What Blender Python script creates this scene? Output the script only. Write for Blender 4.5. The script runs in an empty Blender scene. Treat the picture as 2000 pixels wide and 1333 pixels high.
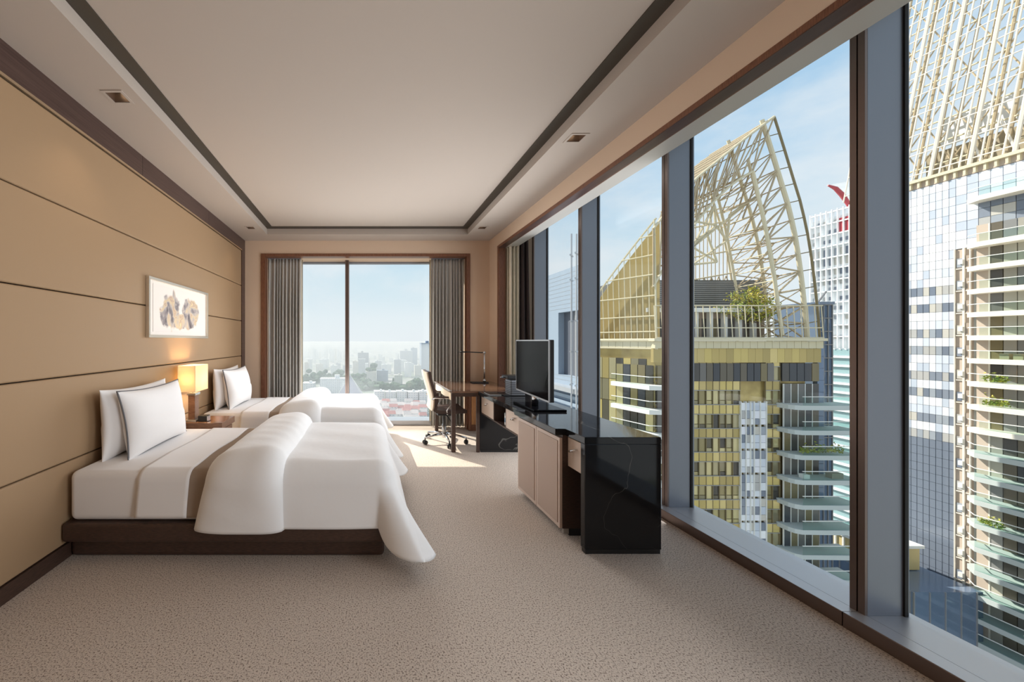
import bpy, bmesh, math, random
from mathutils import Vector, Matrix, Quaternion
random.seed(7)
S = bpy.context.scene
COL = S.collection
PI = math.pi

# ------------------------------------------------------------------ camera
F = 737.0; CX = 715.0; CY = 666.5; CH = 1.38          # focal length in px, vanishing point, eye height
cam = bpy.data.cameras.new('camera'); camo = bpy.data.objects.new('camera', cam); COL.objects.link(camo)
camo.location = (0, 0, CH); camo.rotation_euler = (PI/2, 0, 0)
cam.sensor_width = 36; cam.lens = F/2000*36; cam.shift_x = (1000-CX)/2000; cam.clip_end = 30000; cam.clip_start = .05
S.camera = camo
def at(x, y, Y):                                        # a point of the photo at depth Y
    return Vector(((x-CX)*Y/F, Y, CH-(y-CY)*Y/F))

# ------------------------------------------------------------------ exposure, sky, sun
vs = S.view_settings
vs.view_transform = 'Standard'; vs.look = 'None'; vs.exposure = 0.0; vs.gamma = 1.0; vs.use_curve_mapping = False
S.cycles.max_bounces = 10; S.cycles.diffuse_bounces = 6; S.cycles.glossy_bounces = 4; S.cycles.transparent_max_bounces = 16
S.cycles.sample_clamp_indirect = 6.0; S.cycles.volume_bounces = 1
W = bpy.data.worlds.new('sky'); S.world = W; W.use_nodes = True
n = W.node_tree.nodes; l = W.node_tree.links
for q in list(n): n.remove(q)
tc = n.new('ShaderNodeTexCoord'); sep = n.new('ShaderNodeSeparateXYZ'); l.new(tc.outputs['Generated'], sep.inputs[0])
rp = n.new('ShaderNodeValToRGB'); l.new(sep.outputs['Z'], rp.inputs[0])
el = rp.color_ramp.elements
el[0].position = 0.0; el[0].color = (.90, .95, .99, 1); el[1].position = 1.0; el[1].color = (.22, .42, .72, 1)
for p, c in ((.06, (.86, .93, .98, 1)), (.16, (.68, .84, .94, 1)), (.35, (.48, .70, .92, 1))):
    e = el.new(p); e.color = c
no = n.new('ShaderNodeTexNoise'); no.inputs['Scale'].default_value = 2.1; no.inputs['Detail'].default_value = 7; no.inputs['Roughness'].default_value = .58
mp = n.new('ShaderNodeMapping'); mp.inputs['Scale'].default_value = (1, 1, 2.2); mp.inputs['Location'].default_value = (3.1, .4, 1.7)
l.new(tc.outputs['Generated'], mp.inputs[0]); l.new(mp.outputs[0], no.inputs['Vector'])
cr = n.new('ShaderNodeValToRGB'); l.new(no.outputs['Fac'], cr.inputs[0])
cr.color_ramp.elements[0].position = .40; cr.color_ramp.elements[1].position = .60
cr.color_ramp.elements[1].color = (.85, .85, .85, 1)
mx = n.new('ShaderNodeMixRGB'); l.new(cr.outputs[0], mx.inputs[0]); l.new(rp.outputs[0], mx.inputs[1]); mx.inputs[2].default_value = (.88, .92, .97, 1)
bg = n.new('ShaderNodeBackground'); l.new(mx.outputs[0], bg.inputs[0]); bg.inputs[1].default_value = 1.0
wo = n.new('ShaderNodeOutputWorld'); l.new(bg.outputs[0], wo.inputs[0])

sun = bpy.data.lights.new('sun', 'SUN'); suno = bpy.data.objects.new('sun', sun); COL.objects.link(suno)
sun.energy = 7.5; sun.angle = math.radians(.6); sun.color = (1, .93, .82)
SUN_EL = math.radians(42); SAZ = Vector((.62, -.78, 0)).normalized()
suno.rotation_euler = Vector((SAZ.x*math.cos(SUN_EL), SAZ.y*math.cos(SUN_EL), -math.sin(SUN_EL))).to_track_quat('-Z', 'Y').to_euler()

def area(name, loc, size, direction, power, color):
    a = bpy.data.lights.new(name, 'AREA'); a.shape = 'RECTANGLE'; a.size, a.size_y = size; a.energy = power; a.color = color
    o = bpy.data.objects.new(name, a); COL.objects.link(o); o.location = loc
    o.rotation_euler = Vector(direction).to_track_quat('-Z', 'Z').to_euler()
    o.visible_glossy = False; a.spread = math.radians(140)
    return o
# added fill lamps just inside the two glazed walls, kept out of reflections
area('window_fill', (2.27, 3.85, 1.12), (3.4, 2.0), (-1, 0, 0), 78, (.95, .97, 1))
area('window_fill', (2.27, .3, .72), (3.7, 1.25), (-1, 0, 0), 58, (.95, .97, 1))
area('window_fill', (0, 5.97, 1.15), (2.0, 2.0), (0, -1, 0), 78, (.96, .98, 1))

# ------------------------------------------------------------------ material helpers
M = {}
def mat(name, col, rough=.6, metal=0.0, spec=.5, **kw):
    m = bpy.data.materials.new(name); m.use_nodes = True
    b = m.node_tree.nodes['Principled BSDF']
    b.inputs['Base Color'].default_value = (*col, 1); b.inputs['Roughness'].default_value = rough
    b.inputs['Metallic'].default_value = metal; b.inputs['Specular IOR Level'].default_value = spec
    for k, v in kw.items(): b.inputs[k.replace('_', ' ')].default_value = v
    M[name] = m
    return m
def nodes(m): return m.node_tree.nodes, m.node_tree.links, m.node_tree.nodes['Principled BSDF']
def noise_color(m, scale, c1, c2, p1=.35, p2=.65, detail=4, stretch=(1, 1, 1), bump=0, coords='Object', rough=.55):
    n, l, b = nodes(m)
    t = n.new('ShaderNodeTexCoord'); mp = n.new('ShaderNodeMapping'); mp.inputs['Scale'].default_value = stretch
    l.new(t.outputs[coords], mp.inputs[0])
    no = n.new('ShaderNodeTexNoise'); no.inputs['Scale'].default_value = scale; no.inputs['Detail'].default_value = detail; no.inputs['Roughness'].default_value = rough
    l.new(mp.outputs[0], no.inputs['Vector'])
    r = n.new('ShaderNodeValToRGB'); l.new(no.outputs['Fac'], r.inputs[0])
    r.color_ramp.elements[0].position = p1; r.color_ramp.elements[0].color = (*c1, 1)
    r.color_ramp.elements[1].position = p2; r.color_ramp.elements[1].color = (*c2, 1)
    l.new(r.outputs[0], b.inputs['Base Color'])
    if bump:
        bp = n.new('ShaderNodeBump'); bp.inputs['Strength'].default_value = bump; bp.inputs['Distance'].default_value = .004
        l.new(no.outputs['Fac'], bp.inputs['Height']); l.new(bp.outputs[0], b.inputs['Normal'])
    return no, r
def fine_bump(m, scale, strength, dist=.002, stretch=(1, 1, 1)):
    n, l, b = nodes(m)
    t = n.new('ShaderNodeTexCoord'); mp = n.new('ShaderNodeMapping'); mp.inputs['Scale'].default_value = stretch
    l.new(t.outputs['Object'], mp.inputs[0])
    no = n.new('ShaderNodeTexNoise'); no.inputs['Scale'].default_value = scale; no.inputs['Detail'].default_value = 3
    l.new(mp.outputs[0], no.inputs['Vector'])
    bp = n.new('ShaderNodeBump'); bp.inputs['Strength'].default_value = strength; bp.inputs['Distance'].default_value = dist
    l.new(no.outputs['Fac'], bp.inputs['Height']); l.new(bp.outputs[0], b.inputs['Normal'])
def random_color(m, cols):                               # a colour of its own for each pane
    n, l, b = nodes(m)
    oi = n.new('ShaderNodeObjectInfo'); r = n.new('ShaderNodeValToRGB'); l.new(oi.outputs['Random'], r.inputs[0])
    r.color_ramp.interpolation = 'CONSTANT'
    e = r.color_ramp.elements
    e[0].position = 0; e[0].color = (*cols[0], 1); e[1].position = 1/len(cols); e[1].color = (*cols[1], 1)
    for i, c in enumerate(cols[2:], 2):
        q = e.new(i/len(cols)); q.color = (*c, 1)
    l.new(r.outputs[0], b.inputs['Base Color'])

# interior
carpet = mat('carpet', (.4, .33, .27), .95, spec=.1)
n, l, b = nodes(carpet)
t = n.new('ShaderNodeTexCoord')
n1 = n.new('ShaderNodeTexNoise'); n1.inputs['Scale'].default_value = 135; n1.inputs['Detail'].default_value = 3; n1.inputs['Roughness'].default_value = .6
n2 = n.new('ShaderNodeTexNoise'); n2.inputs['Scale'].default_value = 420; n2.inputs['Detail'].default_value = 2
l.new(t.outputs['Object'], n1.inputs['Vector']); l.new(t.outputs['Object'], n2.inputs['Vector'])
r1 = n.new('ShaderNodeValToRGB'); l.new(n1.outputs['Fac'], r1.inputs[0])
r1.color_ramp.elements[0].position = .33; r1.color_ramp.elements[0].color = (.17, .12, .09, 1)
r1.color_ramp.elements[1].position = .50; r1.color_ramp.elements[1].color = (.74, .635, .545, 1)
mm = n.new('ShaderNodeMixRGB'); mm.blend_type = 'MULTIPLY'; mm.inputs[0].default_value = .55
r2 = n.new('ShaderNodeValToRGB'); l.new(n2.outputs['Fac'], r2.inputs[0]); r2.color_ramp.elements[0].position = .3; r2.color_ramp.elements[0].color = (.5, .48, .46, 1); r2.color_ramp.elements[1].position = .6
l.new(r1.outputs[0], mm.inputs[1]); l.new(r2.outputs[0], mm.inputs[2]); l.new(mm.outputs[0], b.inputs['Base Color'])
bp = n.new('ShaderNodeBump'); bp.inputs['Strength'].default_value = .8; bp.inputs['Distance'].default_value = .006
l.new(n2.outputs['Fac'], bp.inputs['Height']); l.new(bp.outputs[0], b.inputs['Normal'])

mat('ceiling_paint', (.44, .378, .33), .9, spec=.2)
mat('wall_fabric', (.63, .48, .36), .85, spec=.2); fine_bump(M['wall_fabric'], 300, .15)
m = mat('leather', (.33, .217, .125), .42, spec=.5); fine_bump(m, 420, .25, .001)
m = mat('dark_wood', (.05, .028, .02), .45); noise_color(m, 30, (.035, .02, .015), (.075, .04, .028), stretch=(1, 1, 12))
m = mat('trim_wood', (.06, .035, .03), .32); noise_color(m, 18, (.05, .028, .024), (.085, .05, .042), stretch=(1, .15, 8))
m = mat('red_wood', (.17, .07, .035), .35); noise_color(m, 26, (.12, .045, .024), (.22, .095, .05), stretch=(9, 9, .6))
m = mat('desk_wood', (.15, .08, .05), .12); noise_color(m, 20, (.10, .052, .032), (.19, .10, .062), stretch=(8, .7, 8))
M['desk_wood'].node_tree.nodes['Principled BSDF'].inputs['Coat Weight'].default_value = .8
m = mat('orange_wood', (.45, .20, .07), .35); noise_color(m, 24, (.36, .15, .05), (.52, .25, .09), stretch=(9, 9, .6))
m = mat('stand_wood', (.2, .11, .07), .2); noise_color(m, 22, (.15, .075, .045), (.25, .135, .085), stretch=(.8, 8, 8))
mat('ceiling_strip', (.05, .04, .03), .5)
mat('bronze', (.20, .15, .13), .38, .75); mat('black_gap', (.012, .01, .01), .7)
mat('alu', (.235, .255, .30), .33, .35); mat('alu_light', (.52, .53, .56), .3, .5); mat('alu_header', (.55, .53, .50), .45, .3)
mat('gold_trim', (.62, .48, .33), .35, .8)
mat('sheet', (.80, .78, .77), .85, spec=.2, Sheen_Weight=.2); fine_bump(M['sheet'], 500, .1, .0006)
mat('duvet', (.82, .815, .81), .9, spec=.15, Sheen_Weight=.25); fine_bump(M['duvet'], 7, .25, .012)
mat('taupe', (.31, .24, .185), .85, spec=.2); fine_bump(M['taupe'], 500, .15, .0006)
mat('grey_pipe', (.16, .16, .17), .8)
m = mat('curtain', (.3, .29, .275), .85, spec=.15); noise_color(m, 2, (.37, .355, .33), (.44, .42, .39), stretch=(6, 6, .01))
m = mat('lining', (.74, .70, .60), .85, spec=.15); mat('dark_curtain', (.06, .05, .052), .85, spec=.1)
m = mat('marble', (.012, .012, .013), .06, spec=.3)
n, l, b = nodes(m)
t = n.new('ShaderNodeTexCoord'); wv = n.new('ShaderNodeTexNoise'); wv.inputs['Scale'].default_value = 1.5; wv.inputs['Detail'].default_value = 4; wv.inputs['Roughness'].default_value = .45; wv.inputs['Distortion'].default_value = .5
l.new(t.outputs['Object'], wv.inputs['Vector'])
ab = n.new('ShaderNodeMath'); ab.operation = 'SUBTRACT'; l.new(wv.outputs['Fac'], ab.inputs[0]); ab.inputs[1].default_value = .5
ac = n.new('ShaderNodeMath'); ac.operation = 'ABSOLUTE'; l.new(ab.outputs[0], ac.inputs[0])
vm = n.new('ShaderNodeTexNoise'); vm.inputs['Scale'].default_value = 3.3; l.new(t.outputs['Object'], vm.inputs['Vector'])
va = n.new('ShaderNodeMath'); va.operation = 'MULTIPLY'; va.inputs[1].default_value = .017; l.new(vm.outputs['Fac'], va.inputs[0])
vb = n.new('ShaderNodeMath'); vb.operation = 'ADD'; l.new(ac.outputs[0], vb.inputs[0]); l.new(va.outputs[0], vb.inputs[1])
r = n.new('ShaderNodeValToRGB'); l.new(vb.outputs[0], r.inputs[0])
r.color_ramp.elements[0].position = .0075; r.color_ramp.elements[0].color = (.13, .125, .115, 1)
r.color_ramp.elements[1].position = .0105; r.color_ramp.elements[1].color = (.013, .013, .014, 1)
l.new(r.outputs[0], b.inputs['Base Color'])
mat('door_leather', (.44, .335, .275), .55, spec=.35); mat('door_edge', (.56, .44, .37), .4)
mat('drawer_tan', (.56, .44, .36), .4); mat('chrome', (.75, .75, .76), .12, 1.0); mat('satin', (.55, .54, .52), .3, .9)
mat('tv_black', (.004, .004, .005), .12, spec=.025); mat('tv_shell', (.02, .02, .022), .4); mat('silver', (.6, .6, .62), .3, .8)
mat('grey_plastic', (.16, .17, .19), .4); mat('black_plastic', (.015, .015, .016), .35); mat('white_card', (.75, .73, .68), .7); mat('label_blue', (.2, .3, .42), .6)
mat('chair_brown', (.055, .032, .026), .5); mat('chair_cream', (.56, .45, .33), .55)
mat('frame_silver', (.72, .66, .57), .3, .7); mat('mat_board', (.80, .74, .68), .9)
m = mat('shade', (.9, .8, .62), .9)
n, l, b = nodes(m)
tr = n.new('ShaderNodeBsdfTranslucent'); tr.inputs[0].default_value = (.97, .88, .70, 1)
ms = n.new('ShaderNodeMixShader'); ms.inputs[0].default_value = .6
out = n['Material Output']; l.new(b.outputs[0], ms.inputs[1]); l.new(tr.outputs[0], ms.inputs[2]); l.new(ms.outputs[0], out.inputs[0])
m = mat('lamp_glow', (1, .9, .7)); b = m.node_tree.nodes['Principled BSDF']; b.inputs['Emission Color'].default_value = (1, .78, .5, 1); b.inputs['Emission Strength'].default_value = 3
# art print
m = mat('print', (.8, .75, .7), .85)
n, l, b = nodes(m)
t = n.new('ShaderNodeTexCoord'); sp = n.new('ShaderNodeSeparateXYZ'); l.new(t.outputs['Object'], sp.inputs[0])
def math_node(op, a, bb):
    q = n.new('ShaderNodeMath'); q.operation = op
    for i, v in enumerate((a, bb)):
        if v is None: continue
        if isinstance(v, (int, float)): q.inputs[i].default_value = v
        else: l.new(v, q.inputs[i])
    return q.outputs[0]
no = n.new('ShaderNodeTexNoise'); no.inputs['Scale'].default_value = 9; no.inputs['Detail'].default_value = 6; l.new(t.outputs['Object'], no.inputs['Vector'])
def blob(cy, cz, ry, rz):
    dy = math_node('DIVIDE', math_node('SUBTRACT', sp.outputs['Y'], cy), ry); dz = math_node('DIVIDE', math_node('SUBTRACT', sp.outputs['Z'], cz), rz)
    return math_node('ADD', math_node('MULTIPLY', dy, dy), math_node('MULTIPLY', dz, dz))
d = math_node('MINIMUM', math_node('MINIMUM', blob(-.22, -.02, .20, .18), blob(.20, 0, .20, .16)), math_node('MINIMUM', blob(0, -.10, .30, .09), blob(-.16, .10, .04, .12)))
d = math_node('ADD', d, math_node('MULTIPLY', math_node('SUBTRACT', no.outputs['Fac'], .5), 1.9))
mk = n.new('ShaderNodeValToRGB'); l.new(d, mk.inputs[0]); mk.color_ramp.elements[0].position = .75; mk.color_ramp.elements[0].color = (1, 1, 1, 1); mk.color_ramp.elements[1].position = 1.1; mk.color_ramp.elements[1].color = (0, 0, 0, 1)
n3 = n.new('ShaderNodeTexNoise'); n3.inputs['Scale'].default_value = 6; n3.inputs['Detail'].default_value = 8; n3.inputs['Distortion'].default_value = 1.2; l.new(t.outputs['Object'], n3.inputs['Vector'])
rc = n.new('ShaderNodeValToRGB'); l.new(n3.outputs['Fac'], rc.inputs[0])
rc.color_ramp.elements[0].position = .3; rc.color_ramp.elements[0].color = (.09, .08, .09, 1); rc.color_ramp.elements[1].position = .7; rc.color_ramp.elements[1].color = (.72, .60, .36, 1)
for p, c in ((.42, (.26, .24, .25, 1)), (.5, (.48, .43, .40, 1)), (.58, (.62, .50, .33, 1)), (.62, (.45, .33, .28, 1))):
    e = rc.color_ramp.elements.new(p); e.color = c
mx = n.new('ShaderNodeMixRGB'); l.new(mk.outputs[0], mx.inputs[0]); mx.inputs[1].default_value = (.78, .72, .67, 1); l.new(rc.outputs[0], mx.inputs[2]); l.new(mx.outputs[0], b.inputs['Base Color'])
# window glass: clear, thin
def glass(name, tint, refl=1.0):
    m = bpy.data.materials.new(name); m.use_nodes = True; n = m.node_tree.nodes; l = m.node_tree.links
    for q in list(n): n.remove(q)
    tr = n.new('ShaderNodeBsdfTransparent'); tr.inputs[0].default_value = (*tint, 1)
    gl = n.new('ShaderNodeBsdfGlossy'); gl.inputs['Roughness'].default_value = .01
    lw = n.new('ShaderNodeLayerWeight'); lw.inputs[0].default_value = .5
    pw = n.new('ShaderNodeMath'); pw.operation = 'POWER'; l.new(lw.outputs['Facing'], pw.inputs[0]); pw.inputs[1].default_value = 5
    mu = n.new('ShaderNodeMath'); mu.operation = 'MULTIPLY_ADD'; l.new(pw.outputs[0], mu.inputs[0]); mu.inputs[1].default_value = refl; mu.inputs[2].default_value = .02*refl
    mx = n.new('ShaderNodeMixShader'); l.new(mu.outputs[0], mx.inputs[0]); l.new(tr.outputs[0], mx.inputs[1]); l.new(gl.outputs[0], mx.inputs[2])
    o = n.new('ShaderNodeOutputMaterial'); l.new(mx.outputs[0], o.inputs[0]); M[name] = m
    return m
glass('window_glass', (.97, .985, .98), .8); glass('rail_glass', (.84, .92, .90), 1.0)
# exterior
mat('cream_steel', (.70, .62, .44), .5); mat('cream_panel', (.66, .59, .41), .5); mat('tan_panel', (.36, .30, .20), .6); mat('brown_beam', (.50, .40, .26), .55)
mat('pale_gold', (.62, .50, .24), .45, .2)
mat('gold_wall', (.42, .31, .11), .3, .45); noise_color(M['gold_wall'], .35, (.30, .22, .08), (.52, .40, .16), detail=3)
m = mat('gold_pane', (.4, .3, .12), .12, .35); random_color(m, [(.48, .41, .20), (.36, .31, .16), (.13, .115, .08), (.60, .52, .28), (.26, .23, .14), (.42, .37, .22), (.075, .07, .06), (.30, .25, .12)])
m = mat('gold_spandrel', (.4, .3, .1), .25, .4); random_color(m, [(.58, .46, .17), (.50, .39, .15), (.66, .53, .23), (.54, .43, .19), (.42, .33, .13)])
mat('mullion_gold', (.24, .19, .10), .45, .3); mat('mullion_grey', (.30, .30, .31), .45, .3)
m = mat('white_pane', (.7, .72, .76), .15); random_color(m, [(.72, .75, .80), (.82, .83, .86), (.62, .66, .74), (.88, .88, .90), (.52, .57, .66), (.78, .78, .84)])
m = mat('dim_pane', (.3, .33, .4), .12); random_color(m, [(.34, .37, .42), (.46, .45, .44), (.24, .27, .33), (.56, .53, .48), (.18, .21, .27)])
mat('slab_white', (.80, .79, .75), .7); mat('slab_grey', (.50, .54, .53), .7); mat('slab_cream', (.80, .74, .65), .7)
m = mat('dark_room', (.08, .075, .07), .25); random_color(m, [(.07, .065, .06), (.13, .11, .08), (.20, .16, .08), (.05, .055, .065), (.16, .15, .14)])
m = mat('curtain_room', (.3, .29, .26), .4); random_color(m, [(.34, .32, .28), (.22, .22, .22), (.46, .43, .36), (.28, .27, .26)])
mat('frame_white', (.75, .74, .70), .5); mat('brick_brown', (.40, .32, .26), .8); mat('shaft_tan', (.55, .45, .37), .8); mat('louvre_dark', (.12, .12, .115), .6)
mat('blue_glass', (.16, .22, .32), .12, .2); mat('teal_glass', (.28, .42, .44), .15); mat('white_tower', (.82, .84, .86), .6)
mat('red_paint', (.50, .06, .08), .5); mat('wing_wall', (.30, .37, .46), .6); mat('wing_dark', (.12, .13, .16), .4); mat('bark', (.12, .08, .05), .9)
m = mat('leaf', (.25, .28, .05), .7); noise_color(m, 1.3, (.19, .28, .045), (.66, .54, .08), .38, .62)
m = mat('tree_belt', (.07, .13, .07), .9, spec=.1); noise_color(m, .02, (.04, .085, .05), (.10, .17, .09))
m = mat('ground', (.3, .31, .3), .95, spec=.1); noise_color(m, .012, (.20, .24, .20), (.46, .44, .43), .4, .6, 6)
def city_mat(name, wall, win, sx, sz):
    m = mat(name, wall, .8); n, l, b = nodes(m)
    t = n.new('ShaderNodeTexCoord'); sp = n.new('ShaderNodeSeparateXYZ'); l.new(t.outputs['Object'], sp.inputs[0])
    ad = n.new('ShaderNodeMath'); ad.operation = 'ADD'; l.new(sp.outputs['X'], ad.inputs[0]); l.new(sp.outputs['Y'], ad.inputs[1])
    cb = n.new('ShaderNodeCombineXYZ'); l.new(ad.outputs[0], cb.inputs[0]); l.new(sp.outputs['Z'], cb.inputs[1])
    br = n.new('ShaderNodeTexBrick'); br.offset = 0; l.new(cb.outputs[0], br.inputs['Vector'])
    br.inputs['Color1'].default_value = (*win, 1); br.inputs['Color2'].default_value = (*[q*1.25 for q in win], 1); br.inputs['Mortar'].default_value = (*wall, 1)
    br.inputs['Scale'].default_value = 1; br.inputs['Mortar Size'].default_value = sz*.3; br.inputs['Brick Width'].default_value = sx; br.inputs['Row Height'].default_value = sz; br.inputs['Mortar Smooth'].default_value = 0
    l.new(br.outputs['Color'], b.inputs['Base Color'])
city_mat('city_white', (.80, .80, .80), (.45, .48, .52), 4.5, 3.6); city_mat('city_blue', (.30, .36, .46), (.20, .26, .36), 5, 3.6)
city_mat('city_grey', (.55, .56, .58), (.34, .37, .42), 5, 3.6); city_mat('city_beige', (.72, .67, .60), (.42, .42, .42), 5, 3.6); city_mat('city_dark', (.20, .22, .28), (.12, .14, .19), 5, 3.6)
mat('roof_pink', (.58, .30, .28), .85); mat('roof_pale', (.66, .60, .58), .85); mat('pyramid', (.62, .58, .62), .4)

# ------------------------------------------------------------------ object helpers
ORG = {}
def org(o):
    v = Vector((0, 0, 0))
    while o is not None:
        v = v + o.location; o = o.parent
    return v
def finish(name, bm, m, parent=None, smooth=False):
    bmesh.ops.recalc_face_normals(bm, faces=bm.faces)
    if parent is not None: bmesh.ops.translate(bm, vec=-org(parent), verts=bm.verts)
    me = bpy.data.meshes.new(name); bm.to_mesh(me); bm.free()
    o = bpy.data.objects.new(name, me); COL.objects.link(o)
    if m: me.materials.append(M[m])
    if smooth:
        for p in me.polygons: p.use_smooth = True
    if parent is not None: o.parent = parent
    return o
def thing(name, loc, label, cat, group=None, kind=None, parent=None):
    o = bpy.data.objects.new(name, None); COL.objects.link(o); o.empty_display_size = .1
    if parent is not None: o.parent = parent; loc = Vector(loc)-org(parent)
    o.location = loc
    return tag(o, label, cat, group, kind)
def tag(o, label=None, cat=None, group=None, kind=None):
    if label: o['label'] = label
    if cat: o['category'] = cat
    if group: o['group'] = group
    if kind: o['kind'] = kind
    return o
def part(name, parent, loc=None):                        # an Empty that only collects sub-parts
    o = bpy.data.objects.new(name, None); COL.objects.link(o); o.parent = parent
    return o
def add_box(bm, x0, x1, y0, y1, z0, z1, bevel=0, seg=2):
    g = bmesh.ops.create_cube(bm, size=1, matrix=Matrix.Translation(((x0+x1)/2, (y0+y1)/2, (z0+z1)/2)) @ Matrix.Diagonal((x1-x0, y1-y0, z1-z0, 1)))
    if bevel:
        vs_ = g['verts']; es = list({e for v in vs_ for e in v.link_edges})
        bmesh.ops.bevel(bm, geom=es, offset=bevel, segments=seg, affect='EDGES', profile=.5)
def box(name, x0, x1, y0, y1, z0, z1, m, parent=None, bevel=0, seg=2, smooth=False):
    bm = bmesh.new(); add_box(bm, x0, x1, y0, y1, z0, z1, bevel, seg)
    return finish(name, bm, m, parent, smooth)
def add_tube(bm, pts, r, sides=10, closed=False):
    pts = [Vector(p) for p in pts]; rings = []; N = len(pts); up = None
    for i, p in enumerate(pts):
        a = pts[i-1] if (i > 0 or closed) else pts[0]; c = pts[(i+1) % N] if (i < N-1 or closed) else pts[-1]
        d = (c-a).normalized()
        if up is None:
            up = Vector((0, 0, 1)) if abs(d.z) < .9 else Vector((1, 0, 0))
        s = d.cross(up).normalized(); up = s.cross(d).normalized()
        rr = r[i] if isinstance(r, (list, tuple)) else r
        rings.append([bm.verts.new(p+s*rr*math.cos(2*PI*k/sides)+up*rr*math.sin(2*PI*k/sides)) for k in range(sides)])
    for i in range(N if closed else N-1):
        A, B = rings[i], rings[(i+1) % N]
        for k in range(sides): bm.faces.new((A[k], A[(k+1) % sides], B[(k+1) % sides], B[k]))
    if not closed:
        bm.faces.new(rings[0]); bm.faces.new(rings[-1])
def tube(name, pts, r, m, parent=None, sides=10, closed=False):
    bm = bmesh.new(); add_tube(bm, pts, r, sides, closed)
    return finish(name, bm, m, parent, True)
def add_lathe(bm, c, prof, seg=24):
    rings = []
    for r, z in prof: rings.append([bm.verts.new((c[0]+r*math.cos(2*PI*k/seg), c[1]+r*math.sin(2*PI*k/seg), c[2]+z)) for k in range(seg)])
    for A, B in zip(rings, rings[1:]):
        for k in range(seg): bm.faces.new((A[k], A[(k+1) % seg], B[(k+1) % seg], B[k]))
    bm.faces.new(rings[0]); bm.faces.new(rings[-1])
def lathe(name, c, prof, m, parent=None, seg=24, smooth=True):
    bm = bmesh.new(); add_lathe(bm, c, prof, seg)
    return finish(name, bm, m, parent, smooth)
def prism(name, plan, z0, z1, m, parent=None, bevel=0):
    bm = bmesh.new(); a = [bm.verts.new((x, y, z0)) for x, y in plan]; b = [bm.verts.new((x, y, z1)) for x, y in plan]
    bm.faces.new(a); bm.faces.new(b); N = len(plan)
    for i in range(N): bm.faces.new((a[i], a[(i+1) % N], b[(i+1) % N], b[i]))
    if bevel: bmesh.ops.bevel(bm, geom=bm.edges[:], offset=bevel, segments=2, affect='EDGES')
    return finish(name, bm, m, parent)
def ob(name, me, parent, loc, scale=(1, 1, 1), rot=None):    # one more object that shares mesh data
    o = bpy.data.objects.new(name, me); COL.objects.link(o); o.parent = parent
    o.location = Vector(loc)-org(parent); o.scale = scale
    if rot is not None: o.rotation_mode = 'QUATERNION'; o.rotation_quaternion = rot
    return o
UNIT = {}
def unit_cube(m):
    if ('c', m) not in UNIT:
        bm = bmesh.new(); add_box(bm, -.5, .5, -.5, .5, -.5, .5); me = bpy.data.meshes.new('unit_'+m); bm.to_mesh(me); bm.free(); me.materials.append(M[m]); UNIT['c', m] = me
    return UNIT['c', m]
def unit_bar(m):
    if ('b', m) not in UNIT:
        bm = bmesh.new(); add_tube(bm, [(0, 0, -.5), (0, 0, .5)], 1, 6); me = bpy.data.meshes.new('bar_'+m); bm.to_mesh(me); bm.free(); me.materials.append(M[m]); UNIT['b', m] = me
    return UNIT['b', m]
def cbox(name, x0, x1, y0, y1, z0, z1, m, parent):
    return ob(name, unit_cube(m), parent, ((x0+x1)/2, (y0+y1)/2, (z0+z1)/2), (x1-x0, y1-y0, z1-z0))
def bar(parent, a, b, r, m, name='beam'):
    a, b = Vector(a), Vector(b); d = b-a
    return ob(name, unit_bar(m), parent, (a+b)/2, (r, r, d.length), d.to_track_quat('Z', 'Y'))
def struct(o, label, cat): return tag(o, label, cat, None, 'structure')

# ================================================================== ROOM SHELL
XL, XR, YB, YN = -1.90, 1.933, 5.91, -2.2            # left wall, right plaster wall, back wall, wall behind the camera
ZB, ZT = 2.952, 3.04                                 # ceiling border, tray
XS, XF, XG = 2.30, 2.385, 2.565                      # sill front, fin front, glass of the right window wall
YG = 6.40                                            # glass of the end window
bm = bmesh.new(); add_box(bm, XL-.1, XG+.1, YN-.1, YG+.1, -.2, 0)
struct(finish('floor', bm, 'carpet'), 'mottled beige and brown wall to wall carpet', 'floor')

# left wall: backing, upholstered panels, frame, skirting
wl = box('wall_left', XL-.15, XL-.03, YN, YB+.1, 0, ZB+.2, 'black_gap'); struct(wl, 'padded tan leather panel wall behind both beds', 'wall')
zs = [.0955, .612, 1.153, 1.688, 2.226, 2.762]
for z0, z1 in zip(zs, zs[1:]):
    box('leather_panel', XL-.06, XL, YN, 5.75, z0+.003, z1-.003, 'leather', wl, bevel=.011, seg=3, smooth=False)
box('frame_strip', XL-.06, XL+.004, YN, YB, 2.785, ZB, 'trim_wood', wl); box('frame_strip', XL-.06, XL+.004, 5.76, YB, 0, 2.785, 'trim_wood', wl)
box('metal_bead', XL-.06, XL+.006, YN, 5.765, 2.765, 2.782, 'gold_trim', wl)
struct(box('baseboard_left', XL-.06, XL+.006, YN, 5.76, 0, .093, 'dark_wood', None, .002), 'dark wood skirting board along the leather wall', 'baseboard')
for k, y in enumerate((3.2, 4.55)):
    box('strip_joint', XL+.002, XL+.0045, y, y+.003, 2.785, ZB, 'black_gap', wl)

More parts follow.
